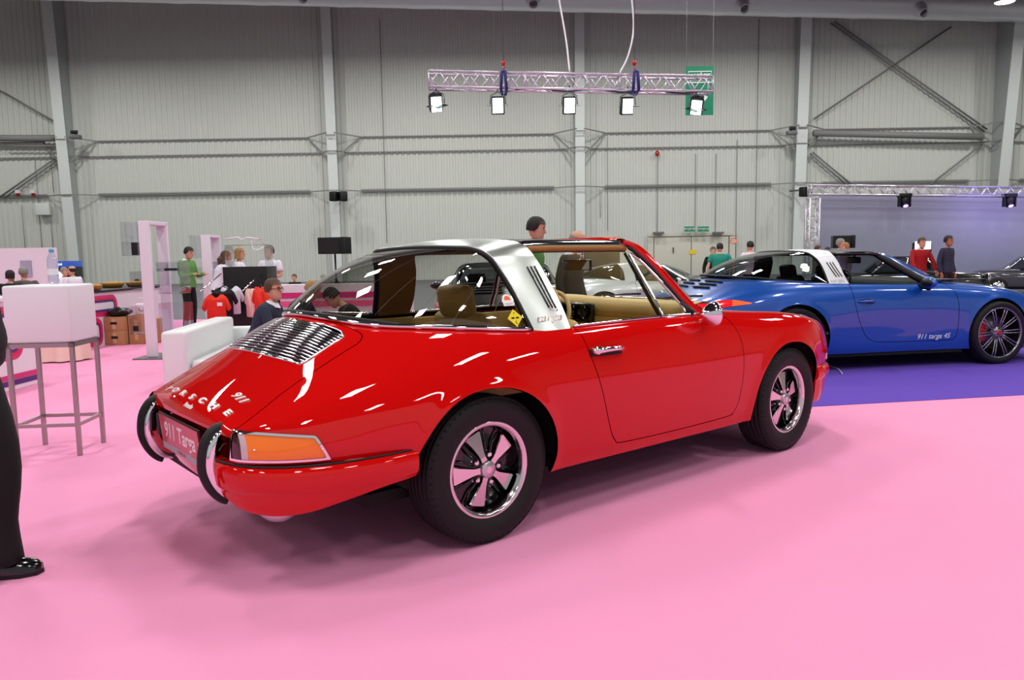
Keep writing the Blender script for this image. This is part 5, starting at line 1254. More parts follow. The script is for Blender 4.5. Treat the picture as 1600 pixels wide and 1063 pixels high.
for i in range(4):
    a, b = LG[i], LG[(i + 1) % 4]; m = MB(); m.box(((a[0] + b[0]) / 2, (a[1] + b[1]) / 2, .195), (abs(a[0] - b[0]) + .016, abs(a[1] - b[1]) + .016, .022)); m.build('footrest_bar', 'brushed_leg', t)
m = MB(); m.box((0, .0, .885), (.392, .355, .355), bev=.016); m.build('cushion', 'white_vinyl', t)
bx, by = at(84, 440, 4.98).x, 4.98
t = thing('water_bottle', 'clear plastic water bottle with pale blue cap standing on the white bar stool', 'bottle', (bx, by, 1.0625))
m = MB(); m.lathe([(0, .002), (.026, .002), (.031, .01), (.031, .045), (.029, .05), (.031, .055), (.031, .10), (.029, .105), (.031, .11), (.031, .145), (.026, .17), (.014, .195), (.0125, .205)], 28); bt = m.build('bottle_body', 'bottle_plastic', t)
m = MB(); m.lathe([(0, .225), (.0145, .224), (.0155, .203), (.0125, .201)], 20); m.build('cap', 'cap_blue', t); m = MB(); m.lathe([(.0315, .06), (.0315, .098)], 28); m.build('bottle_label', 'screen_white' if False else 'white_plastic', bt)
def stripes(parent, x, y0, y1, z0, z1, sx=1):
    """rounded loops of pink and purple tape print on a face at constant x"""
    for k, (mt, o) in enumerate((('magenta_print', 0), ('red_print', .034), ('purple_print', .068))):
        m = MB(); ya, yb, za, zb = y0 + o, y1 - o, z0 + o, z1 - o; r = .13 - o
        path = [(ya, zb), (yb - r, zb)] + [(yb - r + r * math.sin(a), zb - r + r * math.cos(a)) for a in np.linspace(.1, PI / 2, 6)] + [(yb, za + r)] + [(yb - r + r * math.cos(a), za + r - r * math.sin(a)) for a in np.linspace(.1, PI / 2, 6)] + [(ya, za)]
        P = [(np.array(p)) for p in path]; G_ = []
        for i, p in enumerate(P):
            d_ = P[min(i + 1, len(P) - 1)] - P[max(i - 1, 0)]; d_ = d_ / np.linalg.norm(d_); n_ = np.array([-d_[1], d_[0]])
            G_.append([(x + .003, p[0] + n_[0] * q, p[1] + n_[1] * q) for q in (-.017, .017)])
        m.grid(G_, smooth=False); m.build('printed_stripe', mt, parent)
t = thing('counter', 'white counter with printed pink loops at the left edge, nearest the camera', 'counter', (-5.1, 7.1, 0)); m = MB(); m.box((0, 0, .425), (.64, 1.3, .85)); m.build('counter_body', 'white_matte', t); m = MB(); m.box((0, 0, .865), (.70, 1.36, .03)); m.build('worktop', 'white_plastic', t); stripes(t, .32, -.62, .42, .30, .78); stripes(t, .32, -.72, 1.0, .10, .24) if False else None
m = MB(); m.box((.322, .0, .12), (.006, 1.3, .05)); m.build('printed_stripe', 'magenta_print', t); m = MB(); m.box((.322, 0, .065), (.006, 1.3, .05)); m.build('printed_stripe', 'purple_print', t)
t = thing('counter', 'long white bar counter with printed pink loops beside the cardboard boxes', 'counter', (-6.25, 11.3, 0)); m = MB(); m.box((0, 0, .385), (.7, 3.6, .77)); m.build('counter_body', 'white_matte', t); m = MB(); m.box((0, 0, .785), (.76, 3.66, .03)); m.build('worktop', 'dark_trim', t); stripes(t, .35, -1.7, .28, .44, .71); stripes(t, .35, -1.7, -.18, .03, .40)
c = on_floor(96, 563); t = thing('draped_table', 'low round table under a pale peach cloth between the two counters', 'table', (c.x + .05, c.y + .0, 0)); m = MB()
def fold(r, z, k): return [((r + .02 * math.sin(9 * a) * k) * math.cos(a), (r + .02 * math.sin(9 * a) * k) * math.sin(a), z) for a in np.linspace(0, 2 * PI, 72, endpoint=False)]
m.grid([fold(.001, .55, 0), fold(.24, .55, 0), fold(.26, .52, .3), fold(.27, .3, .8), fold(.29, .015, 1.4)], cv=True); m.build('tablecloth', 'cloth_peach', t)
# boxes and bag
bp0 = on_floor(180, 540)
for i, (dx, dy, z, w, d_, h, lb) in enumerate(((0, 0, 0, .27, .3, .21, 'brown cardboard box at the bottom of the pair below the black bag'), (0, 0, .212, .27, .3, .20, 'brown cardboard box directly under the black bag'), (.26, .12, 0, .22, .3, .42, 'taller taped cardboard box right of the stacked pair'), (.44, .25, 0, .14, .3, .36, 'narrow cardboard box nearest the white display post'))):
    t = thing('cardboard_box', lb, 'box', (bp0.x + dx, bp0.y + .15 + dy, z)); m = MB(); m.box((0, 0, h / 2), (w, d_, h), bev=.004); bo_ = m.build('box_body', 'cardboard', t)
    m = MB(); m.box((0, -d_ / 2 - .001, h / 2), (.05, .002, h * .7)); m.build('tape', 'cardboard_tape', t); m = MB(); m.box((-.0, -d_ / 2 - .0025, h * .55), (w * .35, .002, h * .18)); m.build('print', 'black_print', bo_)
m = MB(); m.ball((bp0.x + .02, bp0.y + .15, .478), (.17, .16, .062), nu=24, nv=14)
for v in range(len(m.v)): x, y, z = m.v[v]; m.v[v] = (x + .015 * math.sin(40 * z + 9 * y), y, .4135 if z < .425 else z + .015 * math.sin(31 * x) * math.cos(27 * y))
tag(m.build('plastic_bag', 'black_plastic_bag'), 'crumpled black plastic bag lying on the stacked cardboard boxes', 'bag')
t = thing('handbag', 'small white handbag with a ring clasp standing on the taller taped cardboard box', 'bag', (bp0.x + .31, bp0.y + .27, .421))
m = MB(); m.box((0, 0, .085), (.19, .09, .17), bev=.02); hb_ = m.build('bag_body', 'white_plastic', t)
m = MB(); m.tube(curve_pts([(-.06, -.02, .16), (-.05, -.03, .24), (.05, -.03, .24), (.06, -.02, .16)], 16), .006, 6); m.build('bag_handle', 'white_plastic', t)
m = MB(); m.tube([(.04 * math.sin(a), -.052, .10 - .04 * math.cos(a)) for a in np.linspace(-1.6, 1.6, 12)], .004, 5); m.build('clasp', 'dark_trim', hb_)
# food baskets on the counter
mat('wicker', (.60, .42, .16), .7, bump=.6, bscale=60); mat('bread', (.80, .58, .32), .7, noise=.2, nscale=20); mat('fruit_green', (.45, .60, .15), .5)
for i, (px, w, lb) in enumerate(((176, .19, 'wicker basket of pastries, left one on the bar counter'), (200, .15, 'wicker basket of pastries, right one on the bar counter'), (154, .10, 'small plate of snacks at the near end of the bar counter'))):
    c = at(px, 452, 12.3 if i < 2 else 10.6); t = thing('food_basket', lb, 'basket', (-6.25 if i < 2 else -6.1, c.y + i * .25, .80)); t.location.x = c.x if i == 2 else c.x; t.location.x = max(-6.55, min(-5.95, t.location.x))
    m = MB(); m.lathe([(0, .004), (w * .7, .004), (w, .07), (w * .97, .075), (w * .66, .015)], 24); m.build('basket_shell', 'wicker', t)
    m = MB()
    for k in range(9): a = k * 2.4; r = w * .6 * math.sqrt(k / 9); m.ball((r * math.cos(a), r * math.sin(a), .07), (.045, .03, .025), nu=8, nv=6)
    m.build('pastries', 'bread', t, kind='stuff')
# partition with picture, fridge
c = at(20, 388, 14.5); t = thing('partition_wall', 'white exhibition partition behind the people at the left edge', 'partition', (c.x - 1.0, c.y, 0)); m = MB(); m.box((0, 0, c.z / 2), (3.6, .06, c.z)); m.build('partition_panel', 'white_matte', t)
c = at(41, 420, 14.458); m = MB(); m.box((c.x, c.y, c.z), (.20, .02, .30)); tag(m.build('picture', 'backdrop_grey'), 'small grey picture on the white partition', 'picture')
c = at(86, 430, 15.5); t = thing('drinks_fridge', 'glass door drinks fridge with lit blue header at the back left', 'fridge', (c.x, c.y + .3, 0)); zt = at(86, 408, 15.5).z; zh = at(86, 418, 15.5).z
mat('fridge_blue', (.05, .12, .45), .4, emit=(.05, .15, .6), estr=.5)
m = MB(); m.box((0, 0, zh / 2), (.52, .5, zh), bev=.01); fb = m.build('fridge_body', 'dark_trim', t); m = MB(); m.box((0, -.02, (zt + zh) / 2), (.54, .5, zt - zh), bev=.01); hdg = m.build('header', 'fridge_blue', t); 
m = MB(); m.lathe([(0, .0), (.04, 0)], 20, M=frame(Vector((-.12, -.275, (zt + zh) / 2)), (1, 0, 0), (0, 0, 1))); m.build('round_logo', 'screen_white', hdg); text('header_lettering', 'pepsi', .08, frame(Vector((.06, -.275, (zt + zh) / 2)), (1, 0, 0), (0, 0, 1)), 'screen_white', hdg, depth=.001)
m = MB(); m.box((-.02, -.256, zh * .5), (.36, .01, zh * .85)); m.build('glass_door', 'screen_white', fb)
for r_ in range(3):
    for k in range(5):
        pass
# display posts with clear shelves
def post(px, ytop, ybase, Y, label, w=.13, d_=.30):
    b = at(px, ybase, Y); zt = at(px, ytop, Y).z; t = thing('display_post', label, 'display stand', (b.x, b.y, 0), rz=math.radians(0))
    m = MB(); m.box((0, 0, zt / 2 + .01), (w, .05, zt - .02), bev=.004); m.build('front_upright', 'white_matte', t)
    m = MB(); m.box((.03, .42, zt / 2 + .01), (w, .05, zt - .02), bev=.004); m.build('rear_upright', 'white_matte', t)
    m = MB(); m.box((.015, .21, zt - .025), (w + .03, .40, .045), bev=.004); m.build('top_bar', 'white_matte', t)
    m = MB(); m.box((.02, .15, .008), (.40, .62, .014)); m.build('base_plate', 'steel_grey', t)
    for k, (x, z, ww, hh) in enumerate(((-.22, zt - .42, .20, .42), (.22, zt - .62, .26, .12), (.24, .80, .28, .38), (.24, .32, .30, .36), (-.20, .30, .18, .34), (-.16, .86, .16, .22))):
        m = MB(); m.box((x, .20, z), (ww, .30, .008)); m.box((x - ww / 2, .20, z + hh / 2), (.008, .30, hh)); m.box((x + ww / 2, .20, z + hh / 2), (.008, .30, hh)); m.box((x, .35, z + hh / 2), (ww, .008, hh)); m.build('clear_shelf', 'acrylic', t)
    return t, zt
t1, zt1 = post(239, 345, 560, 9.6, 'tall white display post with clear acrylic shelves and grey base plate left of the sofa')
b1 = t1.location
for i, (dx, z, w, h, mt, lb) in enumerate(((-.22, zt1 - .42 + .005, .10, .16, 'dark_trim', 'dark framed card on the left acrylic shelf of the near display post'), (.22, zt1 - .62 + .005, .16, .03, 'dark_trim', 'row of dark model cars on the right acrylic shelf of the near display post'))):
    m = MB(); m.box((b1.x + dx, b1.y + .2, z + h / 2 + .001), (w, .02 if i == 0 else .08, h), bev=.003); tag(m.build('framed_card' if i == 0 else 'model_cars', mt), lb, 'card' if i == 0 else 'toy')
post(328, 367, 492, 14.6, 'second white display post farther back behind the person with long brown hair', w=.17)
# clothes display: black plinth, hangers and shirts
c = at(380, 417, 11.6); PLX = c.x; t = thing('display_plinth', 'black box plinth standing behind the hanging shirts', 'plinth', (c.x, 11.9, 0)); m = MB(); m.box((0, 0, c.z / 2), (.66, .5, c.z), bev=.006); m.build('plinth_box', 'dark_trim', t)
for k in range(2): m = MB(); m.tube([(-.36 + k * .6, -.24, c.z - .10), (-.40 + k * .6, -.95, c.z - .33)], .010, 6); m.build('hanging_arm', 'chrome', t)
m = MB()
for s in (-1, 1): m.box((s * .30, 0, c.z + .16), (.006, .4, .32))
m.box((0, 0, c.z + .32), (.62, .4, .006)); tag(m.build('acrylic_case', 'acrylic', loc=(PLX, 11.9, .003)), 'clear acrylic case on top of the black plinth', 'case')
m = MB(); P_ = [at(352, 374, 11.6), at(372, 371, 11.6), at(378, 375, 11.6), at(386, 371, 11.6), at(408, 374, 11.6), at(392, 378, 11.6), at(396, 390, 11.6), at(404, 391, 11.6), at(412, 386, 11.6)]; zt_ = P_[0].z
m.tube([p for p in P_], .010, 6); m.tube([P_[4], (P_[4].x, 11.7, c.z + .33)], .006, 5); tag(m.build('spectacle_frame_display', 'white_plastic'), 'thin white metal scroll hanging above the acrylic case', 'decoration')
mat('shirt_red', (.90, .20, .12), .8); mat('shirt_black', (.05, .05, .08), .8); mat('shirt_white', (.90, .90, .94), .8); mat('shirt_peach', (.93, .80, .74), .8)
def shirt(px, py, Y, w, h, mt, label, rz=0, trim=None):
    c = at(px, py, Y); t = thing('hanging_shirt', label, 'shirt', tuple(c), rz=rz)
    m = MB(); m.tube([(-w * .30, 0, -.06), (0, 0, -.005), (w * .30, 0, -.06)], .008, 6); m.tube([(0, 0, 0), (0, 0, .04), (.02, 0, .06), (.035, 0, .04)], .004, 5); m.build('hanger', 'black_rubber', t)
    ol = [(-.09 * w / .4, -.03), (-w * .42, -.09), (-w * .58, -.24), (-w * .44, -.29), (-w * .36, -.20), (-w * .37, -h), (w * .37, -h), (w * .36, -.20), (w * .44, -.29), (w * .58, -.24), (w * .42, -.09), (.09 * w / .4, -.03), (0, -.10)]
    m = MB(); bm = bmesh.new(); vs = [bm.verts.new((x, -.035, z)) for x, z in ol]; f = bm.faces.new(vs); r_ = bmesh.ops.extrude_face_region(bm, geom=[f]); 
    for v in [e for e in r_['geom'] if isinstance(e, bmesh.types.BMVert)]: v.co.y = .035
    bmesh.ops.bevel(bm, geom=[e for e in bm.edges], offset=.012, segments=2, affect='EDGES'); bm.verts.index_update(); m.add([v.co.copy() for v in bm.verts], [[v.index for v in f.verts] for f in bm.faces], 0, True); bm.free()
    m.build('shirt_body', mt, t)
    if trim: m = MB(); m.box((w * .16, -.042, -.18), (.07, .006, .05)); m.build('shirt_print', trim, t)
    return t
shirt(337, 456, 11.2, .36, .42, 'shirt_red', 'bright red T-shirt with white emblem, front one on the left hanging arm', .1, 'shirt_white')
shirt(348, 447, 11.38, .36, .48, 'shirt_black', 'black T-shirt hanging directly behind the front red one', .3)
shirt(360, 443, 11.52, .34, .46, 'shirt_white', 'white T-shirt hanging behind the black one', .45)
shirt(391, 447, 11.42, .28, .46, 'shirt_peach', 'pale peach T-shirt on the right side of the black plinth', -.8)
shirt(406, 444, 11.0, .30, .50, 'shirt_red', 'red T-shirt hanging between the pale one and the seated person in spectacles', -.6)
# sofa
mat('sofa_white', (.88, .885, .89), .38, 0, .1, bump=.05, bscale=6)
t = thing('sofa', 'low white leather sofa behind the tail of the red car', 'sofa', (-2.99, 7.05, 0), rz=math.radians(6.5))
m = MB(); m.box((-.10, .9, .285), (.22, 1.85, .55), bev=.035); m.build('backrest', 'sofa_white', t)
m = MB(); m.box((.38, .9, .095), (.72, 1.85, .17), bev=.02); m.build('seat_base', 'sofa_white', t)
for k in range(2): m = MB(); m.box((.38, .47 + k * .90, .232), (.70, .88, .10), bev=.035); m.build('seat_cushion', 'sofa_white', t)
m = MB(); m.box((.27, 1.92, .22), (.95, .16, .43), bev=.03); m.build('armrest', 'sofa_white', t)
# low wall behind the group
c = at(450, 446, 13.5); t = thing('counter', 'low white and pink reception counter behind the seated group', 'counter', (c.x + .6, 13.9, 0)); m = MB(); m.box((0, 0, c.z / 2), (3.0, .4, c.z)); m.build('counter_body', 'white_matte', t); m = MB(); m.box((0, -.21, c.z * .75), (2.6, .01, .10)); m.build('printed_stripe', 'magenta_print', t); m = MB(); m.box((0, -.21, c.z * .55), (2.6, .01, .10)); m.build('printed_stripe', 'pink_print', t)
# loose cable on the purple carpet
P_ = [on_floor(1293, 573), on_floor(1303, 576), on_floor(1310, 579), on_floor(1316, 586)]
m = MB(); m.tube([Vector((p[0], p[1], .012)) for p in curve_pts([tuple(p) for p in P_], 12)], .006, 6); tag(m.build('cable', 'white_plastic'), 'short white cable end lying on the purple carpet by the red bumper', 'cable')
# ================================================================== PEOPLE
mat('skin', (.80, .60, .49), .55); mat('skin_tan', (.62, .43, .32), .55)
mat('hair_dark', (.09, .07, .06), .6); mat('hair_brown', (.30, .20, .13), .6); mat('hair_blond', (.60, .46, .28), .6); mat('hair_grey', (.55, .53, .50), .7)
mat('cloth_green', (.36, .58, .28), .85); mat('cloth_teal', (.10, .50, .42), .85); mat('cloth_white', (.90, .89, .93), .8); mat('cloth_navy', (.13, .16, .24), .8); mat('cloth_black', (.045, .045, .055), .85)
mat('cloth_red', (.62, .07, .09), .85); mat('cloth_greybrown', (.36, .33, .32), .9); mat('cloth_pinkwhite', (.88, .80, .84), .85); mat('eye_dark', (.05, .04, .04), .3); mat('lips', (.65, .35, .32), .5); mat('cloth_violetgrey', (.45, .40, .46), .85); mat('cloth_grey', (.33, .34, .38), .85)
def skinned(name, pts, edges, rad, material, parent, sub=1, root=0, extra=None):
    me = D.meshes.new(name + '_s'); me.from_pydata([tuple(p) for p in pts], edges, []); o = D.objects.new(name + '_s', me); C.objects.link(o)
    md = o.modifiers.new('s', 'SKIN'); md.use_smooth_shade = True; md.branch_smoothing = .6
    for i, r in enumerate(rad):
        r = r if hasattr(r, '__len__') else (r, r); me.skin_vertices[0].data[i].radius = r; me.skin_vertices[0].data[i].use_root = (i == root)
    if sub: sb = o.modifiers.new('b', 'SUBSURF'); sb.levels = sub; sb.render_levels = sub
    dg = bpy.context.evaluated_depsgraph_get(); dg.update(); mm = D.meshes.new_from_object(o.evaluated_get(dg)); D.objects.remove(o)
    mb = MB(); mb.add([v.co.copy() for v in mm.vertices], [tuple(p.vertices) for p in mm.polygons], 0, True)
    if extra: extra(mb)
    return mb.build(name, material, parent)
def garment(name, mt, parent, rings, k, wide, tubes, rad):
    m = MB(); G_ = []; C_ = curve_pts([tuple(r[0]) + (r[1], r[2]) for r in rings], 3 * (len(rings) - 1))
    for i, c in enumerate(C_):
        p = Vector(c[:3]); d_ = Vector(C_[min(i + 1, len(C_) - 1)][:3]) - Vector(C_[max(i - 1, 0)][:3]); d_.normalize()
        if abs(d_.z) < .2: d_ = Vector((0, 0, 1))
        sdv = Vector((0, 1, 0)); fr_ = sdv.cross(d_).normalized()
        G_.append([tuple(p + fr_ * c[3] * k * math.cos(a) + sdv * c[4] * k * wide * math.copysign(abs(math.sin(a)) ** .85, math.sin(a))) for a in np.linspace(0, 2 * PI, 24, endpoint=False)])
    m.grid(G_, cv=True)
    m.add(G_[0], [tuple(range(24))], 0, False); m.add(G_[-1], [tuple(range(24))], 0, False)
    for P_ in tubes:
        Q = curve_pts([tuple(p) for p in P_], 4 * (len(P_) - 1)); R_ = np.interp(np.linspace(0, 1, len(Q)), np.linspace(0, 1, len(P_)), rad[:len(P_)]); m.tube([tuple(q) for q in Q], [r * k for r in R_], 14)
    return m.build(name, mt, parent)
def person(loc, H, face, label, top, legs='cloth_black', hair='hair_dark', skin='skin', sex='m', lean=0, seated=False, arms='down', hairlen=.0, sleeves=.5, look=0, bald=False, glasses=False, collar=None, wide=1.0, headdown=0, group=None, feetz=0):
    """standing or seated figure; face = heading in degrees it looks towards (0 = +X)"""
    t = thing('person', label, 'person', (loc[0], loc[1], feetz), rz=math.radians(face), group=group)
    k = H / 1.75; V3 = lambda x, y, z: Vector((x * k, y * k * wide, z * k))
    hipz = .93 if not seated else .47
    L = math.radians(lean); sp = lambda h: Vector((math.sin(L) * h * k, 0, hipz * k + math.cos(L) * h * k))
    pel = Vector((0, 0, hipz * k)); wa = sp(.16); ch = sp(.36); nb = sp(.50); Lh = L * .6 + math.radians(headdown)
    sh = .185 * k * wide; sY = Vector((0, sh, 0)); shz = sp(.455)
    hd = nb + Vector((math.sin(Lh) * .07 * k + .01, 0, math.cos(Lh) * .07 * k)); 
    P = [pel, wa, ch, nb, hd]; E = [(0, 1), (1, 2), (2, 3), (3, 4)]; Rd = [(.115, .155), (.105, .135), (.115, .165), (.058, .058), (.056, .056)]; Rd = [(a * k, b * k * (wide if i < 3 else 1)) for i, (a, b) in enumerate(Rd)]
    limbs = {}
    for s in (-1, 1):
        hip = pel + Vector((0, s * .09 * k, -.04 * k)); 
        if seated: kn = V3(.42, s * .13, .50); an = V3(.45, s * .13, .08)
        else: kn = V3(.03, s * .10, .50); an = V3(-.02, s * .11, .09)
        toe = an + V3(.17, s * .02, -.055); heel = an
        S0 = shz + Vector((0, s * sh, 0))
        if arms == 'down': el = S0 + V3(-.03, s * .06, -.28); wr = S0 + V3(.04, s * .07, -.53)
        elif arms == 'fwd': el = S0 + V3(.05, s * .05, -.27); wr = S0 + V3(.27, s * .02 - s * .05, -.25)
        elif arms == 'table': el = S0 + V3(.10, s * .06, -.24); wr = S0 + V3(.30, -s * .04, -.30)
        elif arms == 'reach': el = S0 + V3(.20, s * .03, -.18) if s < 0 else S0 + V3(-.0, s * .06, -.28); wr = el + (V3(.24, 0, -.02) if s < 0 else V3(.12, 0, -.22))
        elif arms == 'lean': el = S0 + V3(.10, s * .06, -.26); wr = S0 + V3(.22, s * .05, -.48)
        hand = wr + (wr - el).normalized() * .07 * k
        limbs[s] = (hip, kn, an, toe, S0, el, wr, hand)
    # body (skin): one continuous surface
    B = list(P); BE = list(E); BR = [(a * .8, b * .82) for a, b in Rd[:3]] + list(Rd[3:])
    for s in (-1, 1):
        hip, kn, an, toe, S0, el, wr, hand = limbs[s]; b = len(B)
        B += [S0, el, wr, hand]; BE += [(2, b), (b, b + 1), (b + 1, b + 2), (b + 2, b + 3)]; BR += [(.044 * k, .044 * k), (.038 * k, .038 * k), (.027 * k, .027 * k), (.036 * k, .020 * k)]
        b = len(B); B += [hip, kn, an]; BE += [(0, b), (b, b + 1), (b + 1, b + 2)]; BR += [(.085 * k, .085 * k), (.055 * k, .055 * k), (.038 * k, .038 * k)]
    fwd = Vector((math.cos(Lh), 0, -math.sin(Lh))); lk = Matrix.Rotation(math.radians(look), 3, 'Z'); upv = Vector((math.sin(Lh), 0, math.cos(Lh)))
    fw = lk @ fwd; sd_ = upv.cross(fw).normalized(); hc = hd + upv * .092 * k + fw * .012 * k
    HM = Matrix(((fw.x, sd_.x, upv.x, hc.x), (fw.y, sd_.y, upv.y, hc.y), (fw.z, sd_.z, upv.z, hc.z), (0, 0, 0, 1))) @ Matrix.Scale(k, 4)
    def ex(mb):
        G_ = []   # head: rings from chin to crown
        for z, rx, ry, cxx in ((-.125, .022, .02, .045), (-.115, .05, .04, .035), (-.085, .072, .058, .022), (-.045, .084, .068, .010), (0, .092, .074, .003), (.045, .096, .077, 0), (.085, .086, .070, -.003), (.112, .06, .05, -.004), (.124, .02, .02, -.004)):
            G_.append([(cxx + rx * math.cos(a), ry * math.sin(a), z) for a in np.linspace(0, 2 * PI, 20, endpoint=False)])
        mb.grid(G_, cv=True, M=HM)
        mb.tube([(.085, 0, .02), (.105, 0, -.022), (.088, 0, -.036)], [.008, .014, .010], 8, M=HM)
        for s in (-1, 1): mb.ball((-.003, s * .076, -.008), (.020, .010, .030), nu=10, nv=8, M=HM)
        for s in (-1, 1):
            hip, kn, an, toe, S0, el, wr, hand = limbs[s]; d_ = (wr - el).normalized(); sdv = d_.cross(Vector((0, 0, 1))); sdv = sdv.normalized() if sdv.length > .1 else Vector((1, 0, 0)); dn = d_.cross(sdv)
            for q in range(4):
                b0 = hand + sdv * (q - 1.5) * .019 * k; ln = (.070, .078, .074, .058)[q] * k; mb.tube([b0, b0 + d_ * ln * .55 + dn * .004, b0 + d_ * ln * .85 + dn * .018 * k], [.0095 * k, .0085 * k, .006 * k], 6)
            b0 = wr + d_ * .03 * k - sdv * .028 * k; mb.tube([b0, b0 + d_ * .03 * k - sdv * .022 * k, b0 + d_ * .06 * k - sdv * .025 * k], [.012 * k, .010 * k, .007 * k], 6)
    body = skinned('body', B, BE, BR, skin, t, 1, 0, ex)
    # face
    m = MB()
    for s in (-1, 1): m.ball((.083, s * .031, .012), (.008, .013, .007), nu=8, nv=6, M=HM)
    m.build('eyes', 'eye_dark', body); m = MB(); m.ball((.086, 0, -.062), (.008, .024, .007), nu=10, nv=6, M=HM); m.build('mouth', 'lips', body)
    for s in (-1, 1): m = MB(); m.tube([(.090, s * .015, .030), (.088, s * .035, .034), (.078, s * .05, .028)], .004, 5, M=HM); m.build('eyebrow', hair if hair != 'hair_grey' else 'hair_brown', body)
    # hair
    m = MB(); G_ = []
    zlo = -.03 - hairlen
    for z, rx, ry in ((.135, .015, .015), (.125, .055, .048), (.10, .085, .073), (.06, .103, .086), (.02, .107, .09), (-.02, .103, .088), (zlo, .095 + hairlen * .15, .085 + hairlen * .2)):
        row_ = []
        for a in np.linspace(0, 2 * PI, 28, endpoint=False):
            front = max(0, math.cos(a)); zz = z
            lim = (.062 if front > .25 else (.0 if front > .02 else zlo)); zz = max(z, lim + (.0 if front > .25 else 0)); rr_ = 1.0
            if bald: rr_ = .985 if z > .03 else 1.0
            row_.append((-.006 + rx * rr_ * math.cos(a), ry * rr_ * math.sin(a), zz))
        G_.append(row_)
    m.grid(G_[3:] if bald else G_, cv=True, M=HM)
    if hairlen > .08: m.tube([(-.06, 0, -.02), (-.085, 0, -.08), (-.08, 0, -.05 - hairlen)], [.07, .085, .05], 12, M=HM)
    m.build('hair', hair, body)
    if glasses:
        m = MB()
        for s in (-1, 1): m.tube([(.098 - .004 * abs(math.cos(a)), s * .033 + .022 * math.cos(a), .008 + .017 * math.sin(a)) for a in np.linspace(0, 2 * PI, 14, endpoint=False)], .0035, 5, closed=True, M=HM); m.tube([(.094, s * .055, .012), (.0, s * .083, .008)], .003, 5, M=HM)
        m.tube([(.10, -.012, .012), (.10, .012, .012)], .003, 5, M=HM); m.build('spectacles', 'eye_dark', body)
    # clothes
    full = sleeves >= 1
    garment('jacket' if full else 'shirt', top, t, [(pel + (pel - wa).normalized() * .07 * k, .135, .178), (pel, .137, .18), (wa, .122, .16), (ch - (ch - wa) * .3, .135, .178), (ch, .138, .188), (sp(.43), .115, .195), (sp(.475), .09, .16), (nb, .066, .075)], k, wide,
        [[limbs[s][4] + Vector((0, -s * .05 * k, -.02 * k)), limbs[s][4] + Vector((0, -s * .01 * k, -.02 * k)), (limbs[s][5] if full else limbs[s][4] * .35 + limbs[s][5] * .65)] + ([limbs[s][6] * .97 + limbs[s][5] * .03] if full else []) for s in (-1, 1)], [.05, .060, .053, .042] if full else [.05, .063, .062])
    garment('trousers', legs, t, [(wa * .55 + pel * .45, .12, .155), (pel, .128, .168), (pel + Vector((0, 0, -.09 * k)), .125, .172), (pel + Vector((.02 * k if seated else 0, 0, -.13 * k)), .09, .15)], k, 1,
        [[limbs[s][0] + Vector((0, 0, .05 * k)), limbs[s][0], limbs[s][1], limbs[s][2] - Vector((0, 0, .02 * k))] for s in (-1, 1)], [.088, .096, .070, .062])
    for s in (-1, 1):
        hip, kn, an, toe, S0, el, wr, hand = limbs[s]; m = MB(); m.ball((an.x + .06 * k, an.y, .045 * k), (.14 * k, .048 * k, .045 * k), nu=14, nv=8); m.build('shoe', 'black_gloss', t)
    if collar:
        m = MB(); CM = Matrix(((fwd.x, 0, upv.x, nb.x), (0, 1, 0, nb.y), (fwd.z, 0, upv.z, nb.z), (0, 0, 0, 1))); m.grid([[(r * k * math.cos(a) * 1.0 + .004, r * k * math.sin(a), (z - .035 * max(0, math.cos(a))) * k) for a in np.linspace(0, 2 * PI, 20, endpoint=False)] for r, z in ((.062, .035), (.066, .036), (.088, -.012), (.092, -.018))], cv=True, M=CM); m.build('collar', collar, t)
    return t
def stand(px, ytop, Y, face, label, top, **k):
    c = at(px, ytop, Y); return person((c.x, c.y), c.z - .0, face, label, top, **k)
# at the left counter
stand(113, 414, 14.0, 160, 'balding person in a white shirt eating beside the drinks fridge', 'cloth_white', hair='hair_dark', bald=True, arms='fwd', look=20, sleeves=1.0, wide=1.15)
stand(98, 416, 14.6, 0, 'grey-haired person in white facing the balding one by the fridge', 'cloth_white', hair='hair_grey', arms='fwd')
stand(35, 415, 11.2, 100, 'grey-haired person in a grey-brown jacket seen from behind at the left counter', 'cloth_greybrown', hair='hair_grey', sleeves=1.0, wide=1.3)
stand(14, 420, 11.0, 95, 'dark-haired person in black seen from behind at the far left', 'cloth_black', sleeves=1.0, wide=1.2, hairlen=.03)
stand(215, 435, 14.3, 200, 'seated visitor with dark cap half hidden by the white display post', 'shirt_peach', hair='hair_dark', arms='fwd')
# at the clothes display
stand(290, 383, 14.0, -12, 'person in a green sweater with white collar and black trousers reading', 'cloth_green', arms='fwd', sleeves=1.0, collar='cloth_white', headdown=14, wide=1.15)
stand(337, 388, 13.0, 30, 'person with long brown hair in a white T-shirt leaning over the plinth', 'cloth_white', hair='hair_brown', lean=16, hairlen=.14, arms='reach', sleeves=.4)
stand(372, 385, 13.4, 10, 'person with blond hair standing behind the acrylic case', 'cloth_white', hair='hair_blond', hairlen=.08, arms='fwd')
stand(421, 381, 12.8, -100, 'person in a white polo shirt with tied-back brown hair facing the camera', 'cloth_white', hair='hair_brown', arms='fwd', sleeves=.4, look=-25, collar='cloth_white')
